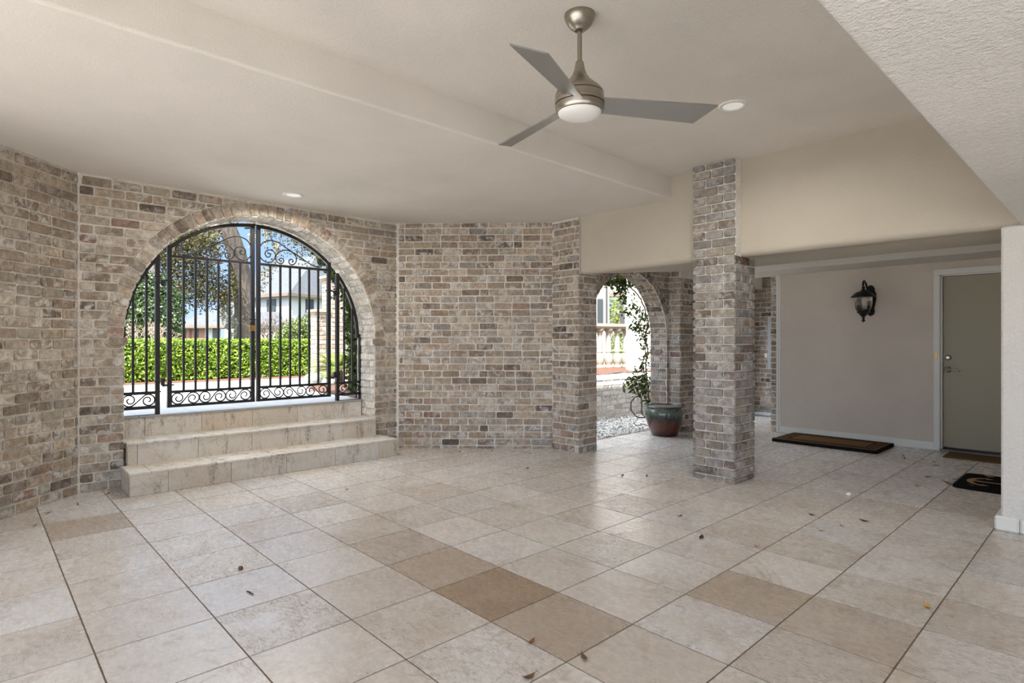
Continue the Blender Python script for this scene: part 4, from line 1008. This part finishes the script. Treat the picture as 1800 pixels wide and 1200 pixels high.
mb=MB(); quadbox(mb,1090,1098,545,575,18.94,.05); local(mb,'door_leaf',M['dark_frame'],ph,off)
c=at(1083,560,26); P=rng.normal(size=(5200,3))*np.array([1.1,1.1,1.25])+np.array(c)
gt=thing('garden_tree','golden green bushy tree seen through the porch bay','tree',(c.x,c.y,ZG)); 
cloud('foliage',P-np.array([c.x,c.y,ZG]),.14,M['gold_tree'],gt); mb=MB(); mb.tube([(0,0,-.1),(.05,0,1.0),(.0,.05,2.0)],[.1,.08,.04],8); mb.build('trunk',M['bark'],gt)

# ------------------------------------------------------------------ hedge
hg=thing('hedge','long clipped bright green hedge along the path outside the gate','hedge',(-12.1,0,ZG))
def hedge_pts(n):
    out=[];up=[]
    for _ in range(n):
        r=random.random(); b=random.uniform(-7.5,5.25)
        if r<.62: a=-11.58-abs(random.gauss(0,.05)); z=random.uniform(.02,.74); u=(1,0,.35)
        elif r<.9: a=random.uniform(-12.7,-11.6); z=.72+random.gauss(0,.015); u=(0,0,1)
        else: a=random.uniform(-12.7,-11.6); b=5.2+abs(random.gauss(0,.05)); z=random.uniform(0,.74); u=(0,1,.3)
        a+=.045*mnoise.noise(Vector((b*2.2,z*3,a))); z+=.02*mnoise.noise(Vector((b*3,a*3,1)))
        out.append((a+12.1,b,z)); up.append(u)
    return np.array(out),np.array(up)
P,U=hedge_pts(60000); o=cloud('foliage',P,.043,M['hedge'],hg,up=U*.9,spread=.75,aspect=.6); 
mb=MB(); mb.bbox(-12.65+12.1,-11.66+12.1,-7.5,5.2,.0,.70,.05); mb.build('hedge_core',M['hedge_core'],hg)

# ------------------------------------------------------------------ trees and shrubs
def limb(mb,pts,r0,r1,n=12):
    mb.tube(pts,[r0+(r1-r0)*i/(len(pts)-1) for i in range(len(pts))],n)
ok=thing('oak_tree','leaning live oak with grey bark, sparse leaves and hanging moss','tree',tuple(at(430,600,28))); ok.location.z=ZG; oo=np.array(ok.location)
def rel(u,v,Y): return Vector(at(u,v,Y))-Vector(oo)
mb=MB(); tr=[(432,618,28),(431,590,28),(430,545,28),(427,505,28),(423,478,27.8),(417,448,27.5),(408,420,27.2),(399,398,27),(389,370,26.8),(378,330,26.6)]
mb.tube([rel(*p) for p in tr],[.62,.50,.46,.46,.44,.42,.40,.38,.36,.34],18); mb.build('trunk',M['bark'],ok)
mb=MB()
limb(mb,[rel(396,398,27),rel(378,404,26.8),rel(358,398,26.4),rel(335,404,26),rel(310,420,25.5),rel(280,438,25)],.30,.08)
limb(mb,[rel(335,404,26),rel(330,440,25.6),rel(322,470,25.4)],.09,.03); limb(mb,[rel(358,398,26.4),rel(350,440,26),rel(352,480,26)],.09,.03)
limb(mb,[rel(310,420,25.5),rel(300,460,25),rel(292,500,25)],.08,.03)
limb(mb,[rel(389,370,26.8),rel(450,350,26),rel(500,385,25.5),rel(520,430,25)],.16,.04); limb(mb,[rel(500,385,25.5),rel(540,420,25),rel(560,440,24.5)],.07,.02)
limb(mb,[rel(450,350,26),rel(470,400,26),rel(485,440,26)],.06,.02)
mb.build('branches',M['bark'],ok)
def clumps(cl,per):
    out=[]
    for (u,v,Y,su,sv,k) in cl:
        n=int(per*k)
        for _ in range(n):
            out.append(rel(random.gauss(u,su),random.gauss(v,sv),random.gauss(Y,.6)))
    return np.array([tuple(p) for p in out])
cl=[(300,425,25.5,16,14,1.2),(330,415,25.5,18,12,1.2),(318,450,25.5,18,14,1.1),(345,440,26,14,16,.9),(300,470,25.5,14,14,1.0),(330,490,26,18,16,1.1),(362,470,26,12,18,.8),(372,500,26,12,18,1.0),(350,520,26,14,12,.9),(395,520,26.5,9,14,.9),(310,510,25,14,12,.7),(270,450,25,16,14,1.0),(250,440,25,14,14,.9),(380,440,26.2,8,14,.4),(405,500,26.8,7,14,.5),(360,420,26,12,10,.7)]
P=clumps(cl,900); cloud('leaves',P,.105,M['oak_leaf'],ok)
cl=[(520,430,25,16,10,.9),(545,425,25,14,10,.9),(505,410,25.5,14,8,.8),(480,430,26,10,14,.5),(530,445,25,14,8,.6),(470,405,26,8,8,.5),(465,490,26,6,14,.5),(475,470,26,7,8,.4),(560,440,24.6,8,6,.6)]
P=clumps(cl,260); cloud('upper_leaves',P,.095,M['oak_leaf'],ok)
P=[]
for (u,v,L_,Y) in [(372,412,30,26.3),(380,408,36,26.4),(366,415,22,26.2),(352,470,46,26),(400,520,60,26.6),(392,530,40,26.5),(405,540,46,26.8),(322,470,36,25.4),(468,398,30,26),(486,425,26,26),(447,392,34,25.8),(405,585,26,27),(413,560,30,27.2),(440,410,24,26)]:
    for _ in range(150):
        s=random.random(); P.append(tuple(rel(u+random.gauss(0,2.6)*(1-.6*s),v+s*L_,Y+random.gauss(0,.12))))
cloud('hanging_moss',np.array(P),.16,M['moss'],ok,up=np.tile([.6,-.6,0],(len(P),1)),spread=.5,aspect=.25)

mg=thing('magnolia_tree','dense dark green magnolia filling the low end of the gate arch','tree',tuple(at(265,600,22))); mg.location.z=ZG; oo=np.array(mg.location)
P=[];U=[]
for (u,v,Y,r) in [(228,486,21.6,.75),(256,505,21.8,.8),(238,530,21.2,.85),(272,520,21.6,.7),(286,545,21.2,.62),(262,555,20.8,.75),(226,562,21,.8),(304,528,22,.45),(298,566,21,.5),(214,505,21.6,.8),(282,498,22,.5),(280,585,20.8,.62),(240,590,20.6,.8),(195,540,21.6,1.0),(205,470,22,.9),(312,548,22,.34),(318,520,22.2,.25),(300,592,21,.45)]:
    c=rel(u,v,Y)
    n=int(2300*r*r)
    dv=rng.normal(size=(n,3)); dv/=np.linalg.norm(dv,axis=1)[:,None]; rr=r*(.55+.5*rng.random((n,1)))
    P.append(np.array(c)+dv*rr*np.array([1,1,.85])); U.append(dv+np.array([0,0,.5]))
P=np.concatenate(P);U=np.concatenate(U); cloud('foliage',P,.13,M['magnolia'],mg,up=U,spread=.8,aspect=.45)
mb=MB(); limb(mb,[(0,0,-.05),(.05,.0,1.5),(0,.1,3.0),(.0,.0,4.0)],.16,.05); mb.build('trunk',M['bark'],mg)

def bare_shrub(u,v,Y,h,n,mat,label,spread=.5):
    t=thing('bare_shrub',label,'shrub',tuple(at(u,v,Y))); t.location.z=ZG
    mb=MB()
    def grow(p,d,l,r,k):
        q=p+d*l; m_=p+d*l*.5+Vector((random.gauss(0,.03),random.gauss(0,.03),0)); mb.tube([p,m_,q],[r,r*.85,r*.7],5)
        if k>0:
            for _ in range(random.choice((2,3))):
                dd=(d+Vector((random.gauss(0,spread),random.gauss(0,spread),random.gauss(.12,.25)))).normalized(); grow(q,dd,l*random.uniform(.6,.85),r*.62,k-1)
    for _ in range(n):
        d=Vector((random.gauss(0,.28),random.gauss(0,.28),1)).normalized(); grow(Vector((random.gauss(0,.06),random.gauss(0,.06),-.02)),d,h*.38,.028,4)
    mb.build('twigs',mat,t); return t
bare_shrub(258,600,18,1.25,5,M['pink_twig'],'bare pinkish crepe myrtle shrub in front of the magnolia',.45)
bare_shrub(473,600,20,1.5,6,M['twig'],'bare brown multi-stem shrub behind the hedge beside the oak trunk',.5)
t=thing('leafy_shrub','loose pale green shrub behind the hedge below the house windows','shrub',tuple(at(520,600,17))); t.location.z=ZG; oo=np.array(t.location)
P=[]
for (u,v,s,n) in [(505,585,7,700),(520,575,8,900),(538,570,7,900),(530,590,8,700),(495,592,6,500),(545,585,6,500)]:
    for _ in range(n): P.append(tuple(rel(random.gauss(u,s),random.gauss(v,s*.8),random.gauss(17,.3))))
cloud('foliage',np.array(P),.075,M['shrub'],t)
mb=MB(); 
for q in ((0,0),(.3,.1),(-.3,-.1)): mb.tube([(q[0],q[1],-.02),(q[0]*1.2,q[1]*1.2,.8)],[.03,.015],6)
mb.build('stems',M['twig'],t)

# sago palm in the bed behind the gate
pc=at(592,664,9.6)
sp_=thing('sago_palm','yellow-green sago palm with arching fronds in the bed outside the gate','palm',(pc.x,pc.y,mh(pc.x,pc.y)))
mb=MB(); mb.lathe([(.001,-.03),(.10,-.03),(.12,.08),(.10,.2),(.05,.26),(.001,.27)],14); mb.build('trunk',M['twig'],sp_)
for k in range(17):
    az=2*PI*k/17+random.uniform(-.15,.15); L_=random.uniform(.62,.88); el=random.choice((.35,.65,.95))+random.uniform(-.1,.1)
    mb=MB(); pts=[]; N=16
    for i in range(N+1):
        s=i/N; r=L_*s*math.cos(el)*(1-.1*s); z=.22+L_*(s*math.sin(el)-.42*s*s)
        pts.append(Vector((r*math.cos(az),r*math.sin(az),z)))
    mb.tube(pts,[.008*(1-.7*i/N)+.002 for i in range(N+1)],5)
    side=Vector((-math.sin(az),math.cos(az),0))
    for i in range(2,N+1):
        for sgn in (-1,1):
            for h_ in (0,.5):
                p=pts[i-1].lerp(pts[i],h_); l=.19*math.sin(PI*min(1,.18+.8*i/N))+.03
                fw=(pts[i]-pts[i-1]).normalized(); e=p+side*sgn*l*.8+fw*l*.55+Vector((0,0,.12*l)); w=fw*.009
                mb.face([p-w,p+w,e+w*.2,e-w*.2],0,(random.random(),random.random(),0))
    mb.build('frond',M['palm'],sp_,fix=False)
def rockm(u,v,Y,r,label):
    p=at(u,v,Y); mb=MB(); n=14; prof=[]
    for i in range(9):
        t=PI*i/8; prof.append((max(.001,r*math.sin(t)),r*.62*math.cos(t)))
    mb.lathe(prof,n,(0,0,0))
    mb.v=[tuple(Vector(v_)*(1+.22*mnoise.noise(Vector(v_)*3.2/r*.4+Vector((u,v,0))))) for v_ in mb.v]
    o=mb.build('boulder',M['rock']); o.location=(p.x,p.y,mh(p.x,p.y)+r*.3); tag(o,label,'rock')
rockm(556,662,10.0,.19,'larger pale boulder at the palm outside the gate'); rockm(580,672,9.3,.13,'smaller pale boulder at the edge of the mulch bed by the palm')

# ------------------------------------------------------------------ vines
vn=thing('climbing_vine','leafy vine climbing the outer edge of the large gate arch','vine',(-6.5,3.5,ZG)); off=Vector((-6.5,3.5,ZG))
P=[]
def vs(b,z,sb,sz,n,a0=-6.60,sa=.05):
    for _ in range(n):
        a=min(-6.50,random.gauss(a0,sa)); k=a/AG; P.append((a,random.gauss(b,sb)*k,1.28+(random.gauss(z,sz)-1.28)*k))
for k in range(60):
    t=math.radians(92-92*k/59); f=k/59; rr=GR+.012-.075*f*f; n=int(7+20*f)
    vs(CB+rr*math.cos(t),SP+rr*math.sin(t),.018+.018*f,.016+.014*f,n)
for k in range(30):
    z=SP-.72*k/29; vs(3.385-.02*math.sin(k),z,.035,.03,26)
vs(3.30,1.62,.045,.14,90); vs(3.31,1.2,.04,.16,80); vs(3.33,.85,.045,.12,100); vs(3.17,1.93,.035,.09,70); vs(3.09,2.09,.03,.05,50); vs(2.97,2.19,.03,.03,24)
vs(2.16,2.49,.02,.02,6); vs(1.97,2.53,.03,.01,10); vs(1.88,2.51,.012,.012,6); vs(2.19,2.44,.008,.012,3)
P=[p for p in P if p[0]<-6.49 and p[2]>.66]
P=np.array(P)-np.array(off); cloud('leaves',P,.062,M['vine'],vn,up=np.tile([.7,-.5,.2],(len(P),1)),spread=.8,aspect=.6)
mb=MB()
for s_ in range(2):
    pts=[]
    for k in range(26):
        if k<9: b,z=3.50+.02*math.sin(k+s_),.0+(SP-ZG)*k/8
        else:
            t=math.radians(88*(k-9)/16); b,z=CB+.02+(R+.05)*math.cos(t),SP-ZG+(R+.05)*math.sin(t)
        pts.append((-6.56-.05*s_-off.x+.02*math.sin(k*1.3+s_),b-off.y,z))
    mb.tube(pts,.009,6)
mb.build('stems',M['twig'],vn)
v2=thing('climbing_vine','wild vine with long runners hanging on the small passage arch','vine',(-4.86,7.25,0)); off=Vector((-4.86,7.25,0))
P=[];U_=[]
def on_a(u,v,a=-4.86):
    dx=(u-900)/1015; dz=(600-v)/1015; k=a/(AX[0]*dx+AX[1]); return (BX[0]*dx*k+BX[1]*k,1.28+dz*k)
def cluster(u,v,su,sv,n):
    for _ in range(n):
        b,z=on_a(random.gauss(u,su),random.gauss(v,sv)); P.append((random.gauss(-4.87,.035),b,max(.02,z)))
for c_ in [(1084,496,9,7,60),(1100,515,6,7,26),(1110,530,5,6,20),(1128,545,4,5,16),(1066,492,4,4,26),(1078,490,6,6,80),(1090,488,7,6,110),(1102,490,6,6,80),(1088,505,5,6,40),(1094,515,5,6,40),(1100,500,6,6,50),(1112,498,4,4,24),(1097,528,3,5,22),(1116,528,3,6,16),(1121,545,5,4,36),(1118,560,4,4,16),(1128,555,5,4,16),(1105,555,3,5,10),(1098,547,3,4,9),(1134,560,4,4,30),(1136,575,4,4,24),(1124,572,4,4,26),(1122,580,6,4,40),(1112,575,4,4,12),(1134,595,4,4,16),(1136,585,3,5,22),(1135,612,3,6,18),(1138,625,3,6,22),(1134,640,4,6,22),(1126,648,4,4,14),(1120,665,8,5,70),(1112,678,8,6,80),(1128,680,6,8,60),(1136,700,4,6,40),(1136,670,4,8,40),(1118,655,3,4,10),(1140,690,3,14,50)]: cluster(*c_)
P=np.array([p for p in P if p[0]<-4.83])-np.array(off); cloud('leaves',P,.062,M['vine'],v2,up=np.tile([.5,-.5,.5],(len(P),1)),spread=.9,aspect=.45)
mb=MB()
def runner(px,r,a=-4.86):
    pts=[]
    for x,y in crv(px,sub=5):
        b,z=on_a(x,y,a); pts.append((a-off.x+.008*math.sin(x),b-off.y,max(z,.012)))
    mb.tube(pts,r,6)
runner([(1139,735),(1140,700),(1137,670),(1136,640),(1138,615),(1135,590),(1139,570),(1134,545),(1124,522),(1108,505),(1090,494),(1072,493),(1062,500)],.010)
runner([(1141,733),(1136,700),(1134,668),(1130,640),(1136,610),(1128,585),(1122,560)],.007)
runner([(1140,735),(1132,731),(1128,722),(1129,708),(1124,697),(1115,699),(1109,710),(1111,722),(1119,732),(1128,734),(1136,732)],.009)
runner([(1124,697),(1121,688),(1117,676),(1122,660)],.007); runner([(1137,600),(1132,590),(1131,579),(1136,572)],.006)
runner([(1140,748),(1130,746),(1120,748),(1114,743)],.005)
mb.build('runners',M['twig'],v2)

# ------------------------------------------------------------------ far house
HY=55.0
hs=thing('house','large white two-storey house with slate roofs beyond the garden','house',tuple(at(509,600,HY))); hs.location.z=ZG; off=Vector(hs.location)
def hp(u,v,Y): return Vector(at(u,v,Y))
def hpart(name,mb,mat): return local(mb,name,mat,hs,tuple(off))
corner=hp(509,600,HY); Lp=hp(395,600,HY+6); Rp=hp(640,600,HY+9)
zt=hp(509,518,HY).z
def wallq(mb,a,b,z0,z1,t=.3):
    d=(b-a); d.z=0; d.normalize(); n=Vector((-d.y,d.x,0)); 
    if n.dot(a)<0: n=-n
    P=[a,b,b+n*t,a+n*t]; mb.prism([(p.x,p.y) for p in P],z0,z1)
mb=MB(); wallq(mb,Lp,corner,ZG,zt); wallq(mb,corner,Rp,ZG,zt); hpart('upper_wall',mb,M['house_wall'])
# roof: hip over the corner block
d1=(corner-Lp); d1.z=0; d2=(Rp-corner); d2.z=0
back=Lp+d2
def up(p,z): return Vector((p.x,p.y,z))
ov=.5
def out(p,dirs): return p+sum((q.normalized()*ov for q in dirs),Vector())
e=[up(out(Lp,[-d1,-d2]),zt),up(out(corner,[d1,-d2]),zt),up(out(Rp,[d1,d2]),zt),up(out(back,[-d1,d2]),zt)]
ap=hp(552,455,HY+8); ap2=hp(590,450,HY+13); apl=hp(468,478,HY+9)
mb=MB(); r1=up(e[0]*.5+e[3]*.5,0); 
rl=up((e[0]+e[3])*.5+(d1.normalized()*2.5),ap.z); rr=up((e[1]+e[2])*.5-(d1.normalized()*2.5),ap.z)
mb.face([e[0],e[1],rr,rl]); mb.face([e[1],e[2],rr]); mb.face([e[2],e[3],rl,rr]); mb.face([e[3],e[0],rl]); mb.face([e[0],e[3],e[2],e[1]])
hpart('main_roof',mb,M['roof'])
mb=MB()
for a,b in ((e[0],e[1]),(e[1],e[2])): mb.bar(a,b,.28,.2,(0,0,1))
hpart('gutter',mb,M['fascia'])
def window(face_a,face_b,u,v0,v1,wu,shut=False,Y=None):
    d=(face_b-face_a); d.z=0; d.normalize(); n=Vector((d.y,-d.x,0)); 
    if n.dot(-face_a)<0: n=-n
    def hit(uu):
        dx=(uu-900)/1015; r=cw(dx,1,0); # solve face_a + d*s = r*k
        det=d.x*(-r.y)+r.x*d.y; s=((-face_a.x)*(-r.y)+r.x*(-face_a.y)); 
        A_=np.array([[d.x,-r.x],[d.y,-r.y]]); sol=np.linalg.solve(A_,np.array([-face_a.x,-face_a.y])); return sol
    s0,k0=hit(u-wu/2); s1,k1=hit(u+wu/2); km=(k0+k1)/2
    z1=1.28+(600-v0)/1015*km; z0=1.28+(600-v1)/1015*km
    def bx(sa,sb,za,zb,t0,t1):
        m=MB(); P=[face_a+d*sa+n*t0,face_a+d*sb+n*t0,face_a+d*sb+n*t1,face_a+d*sa+n*t1]; m.prism([(p.x,p.y) for p in P],za,zb); return m
    w=hpart('window',bx(s0,s1,z0,z1,0,.06),M['dark_frame'])
    m=bx(s0+.07,(s0+s1)/2-.03,z0+.07,z1-.07,.06,.075); m2=bx((s0+s1)/2+.03,s1-.07,z0+.07,z1-.07,.06,.075)
    m.faces(m2.v,m2.f)
    pn=local(m,'pane',M['pane'],w,tuple(off))
    hpart('window_sill',bx(s0-.1,s1+.1,z0-.14,z0,0,.14),M['house_wall'])
    if shut:
        for sa,sb in ((s0-.5,s0-.03),(s1+.03,s1+.5)): hpart('shutter',bx(sa,sb,z0,z1,0,.05),M['shutter'])
window(Lp,corner,477.5,526,550,16); window(corner,Rp,544,526,550,14); window(Lp,corner,404,539,556,13,True)
# lower shed roof and porch in front of the block
mb=MB(); a=hp(430,548,HY+2);b=hp(490,548,HY-.2);c=hp(509,572,HY-3);d=hp(425,572,HY-1)
mb.face([a,b,c,d]); mb.face([a+Vector((0,0,-.2)),d+Vector((0,0,-.2)),c+Vector((0,0,-.2)),b+Vector((0,0,-.2))]); mb.face([d,c,c-Vector((0,0,.2)),d-Vector((0,0,.2))]); mb.face([b,b-Vector((0,0,.2)),c-Vector((0,0,.2)),c]); hpart('porch_roof',mb,M['roof'])
mb=MB(); wallq(mb,hp(428,600,HY-.6),hp(507,600,HY-2.6),ZG,hp(507,573,HY-2.6).z); hpart('porch_wall',mb,M['house_wall'])
mb=MB(); a=hp(517,572,HY-4);b=hp(552,570,HY-3); t=hp(535,563,HY-3); mb.face([a,b,t]); mb.face([a+Vector((0,0,-.3)),t,b+Vector((0,0,-.3))]); mb.face([a,a+Vector((0,0,-.3)),b+Vector((0,0,-.3)),b]); hpart('small_gable',mb,M['shutter'])
mb=MB(); wallq(mb,hp(519,600,HY-3.8),hp(551,600,HY-2.8),ZG,hp(551,572.5,HY-2.9).z); hpart('gable_wall',mb,M['house_wall'])
# low wing with shutters
wa=hp(309,600,50); wb=hp(386,600,50.5); wz=hp(309,574,50).z
mb=MB(); wallq(mb,wa,wb,ZG,wz); hpart('wing_wall',mb,M['house_wall'])
dd=(wb-wa); dd.z=0; nb=Vector((-dd.y,dd.x,0)).normalized()
if nb.dot(wa)<0: nb=-nb
mb=MB(); E0=up(wa-dd.normalized()*.4-nb*.5,wz);E1=up(wb+dd.normalized()*.6-nb*.5,wz); B0_=E0+nb*9;B1_=E1+nb*9; ridge0=up(wa+dd.normalized()*3.6+nb*4.5,hp(375,527,54).z); ridge1=up(wb+dd.normalized()*.6+nb*4.5,hp(375,527,54).z)
mb.face([E0,E1,ridge1,ridge0]); mb.face([B0_,E0,ridge0]); mb.face([B1_,B0_,ridge0,ridge1]); mb.face([E1,B1_,ridge1]); mb.face([E0,B0_,B1_,E1]); hpart('wing_roof',mb,M['roof'])
mb=MB(); mb.bar(E0,E1,.22,.2,(0,0,1)); hpart('gutter',mb,M['fascia'])
window(wa,wb,324.5,578,602,5,True); window(wa,wb,346.5,578,602,5,True); window(wa,wb,378,577,604,8,False)
# ------------------------------------------------------------------ light
SUN=dict(e=56,ac=.55)
e=math.radians(SUN['e']); ca=SUN['ac']; cb=-math.sqrt(1-ca*ca)
sd=Vector((ca*math.cos(e),cb*math.cos(e),math.sin(e)))
sl=bpy.data.lights.new('sun','SUN'); sl.energy=4.2; sl.angle=math.radians(.6); sl.color=(.975,.985,1.0)
so=bpy.data.objects.new('sun',sl); COL.objects.link(so); so.location=(0,-20,30); so.rotation_euler=sd.to_track_quat('Z','Y').to_euler()
w=bpy.data.worlds.new('sky'); bpy.context.scene.world=w; w.use_nodes=True; nt=w.node_tree; nt.nodes.clear()
N=nt.nodes.new; Lk=nt.links.new
o_=N('ShaderNodeOutputWorld'); bg=N('ShaderNodeBackground'); tc=N('ShaderNodeTexCoord'); sp3=N('ShaderNodeSeparateXYZ'); Lk(tc.outputs['Generated'],sp3.inputs[0])
rp=N('ShaderNodeValToRGB'); el=rp.color_ramp.elements; el[0].position=0.0; el[0].color=(.15,.20,.28,1); el[1].position=1.0; el[1].color=(.05,.11,.26,1); x=el.new(.2); x.color=(.085,.145,.26,1)
Lk(sp3.outputs[2],rp.inputs[0])
nz=N('ShaderNodeTexNoise'); nz.inputs['Scale'].default_value=2.2; nz.inputs['Detail'].default_value=6; Lk(tc.outputs['Generated'],nz.inputs['Vector'])
cr=N('ShaderNodeValToRGB'); cr.color_ramp.elements[0].position=.66; cr.color_ramp.elements[1].position=.84
hi=N('ShaderNodeMapRange'); hi.inputs[1].default_value=.22; hi.inputs[2].default_value=.5; hi.inputs[3].default_value=0.0; hi.inputs[4].default_value=.42; Lk(sp3.outputs[2],hi.inputs[0])  # bright cloud added above the visible sky to send fill through the openings
ad=N('ShaderNodeMath'); ad.operation='ADD'; Lk(nz.outputs['Fac'],ad.inputs[0]); Lk(hi.outputs[0],ad.inputs[1]); Lk(ad.outputs[0],cr.inputs[0])
mx=N('ShaderNodeMix'); mx.data_type='RGBA'; Lk(cr.outputs[0],mx.inputs[0]); Lk(rp.outputs[0],mx.inputs[6]); cw_=N('ShaderNodeMix'); cw_.data_type='RGBA'; h2=N('ShaderNodeMapRange'); h2.inputs[1].default_value=.2; h2.inputs[2].default_value=.5; Lk(sp3.outputs[2],h2.inputs[0]); Lk(h2.outputs[0],cw_.inputs[0]); cw_.inputs[6].default_value=(.24,.27,.30,1); cw_.inputs[7].default_value=(.78,.87,1.0,1); Lk(cw_.outputs[2],mx.inputs[7])
# glow added in the unseen sky behind the camera to fill the interior
dp=N('ShaderNodeVectorMath'); dp.operation='DOT_PRODUCT'; Lk(tc.outputs['Generated'],dp.inputs[0]); hz=Vector((ca,cb,.35)).normalized(); dp.inputs[1].default_value=tuple(hz)
mr=N('ShaderNodeMapRange'); mr.inputs[1].default_value=-.15; mr.inputs[2].default_value=1.0; Lk(dp.outputs['Value'],mr.inputs[0])
pw=N('ShaderNodeMath'); pw.operation='POWER'; Lk(mr.outputs[0],pw.inputs[0]); pw.inputs[1].default_value=1.6
gl=N('ShaderNodeMix'); gl.data_type='RGBA'; gl.blend_type='ADD'; gl.inputs[0].default_value=1.0
gc=N('ShaderNodeMix'); gc.data_type='RGBA'; Lk(pw.outputs[0],gc.inputs[0]); gc.inputs[6].default_value=(0,0,0,1); gc.inputs[7].default_value=(.42,.48,.56,1)
Lk(mx.outputs[2],gl.inputs[6]); Lk(gc.outputs[2],gl.inputs[7])
Lk(gl.outputs[2],bg.inputs[0]); bg.inputs[1].default_value=1.0; Lk(bg.outputs[0],o_.inputs[0])

sc=bpy.context.scene
sc.view_settings.view_transform='Standard'; sc.view_settings.look='None'; sc.view_settings.gamma=1; sc.view_settings.exposure=2.25
sc.view_settings.use_curve_mapping=False
sc.cycles.adaptive_threshold=.03; sc.cycles.max_bounces=8; sc.cycles.diffuse_bounces=5; sc.cycles.glossy_bounces=4; sc.cycles.transmission_bounces=6; sc.cycles.transparent_max_bounces=6
sc.cycles.sample_clamp_indirect=6.0
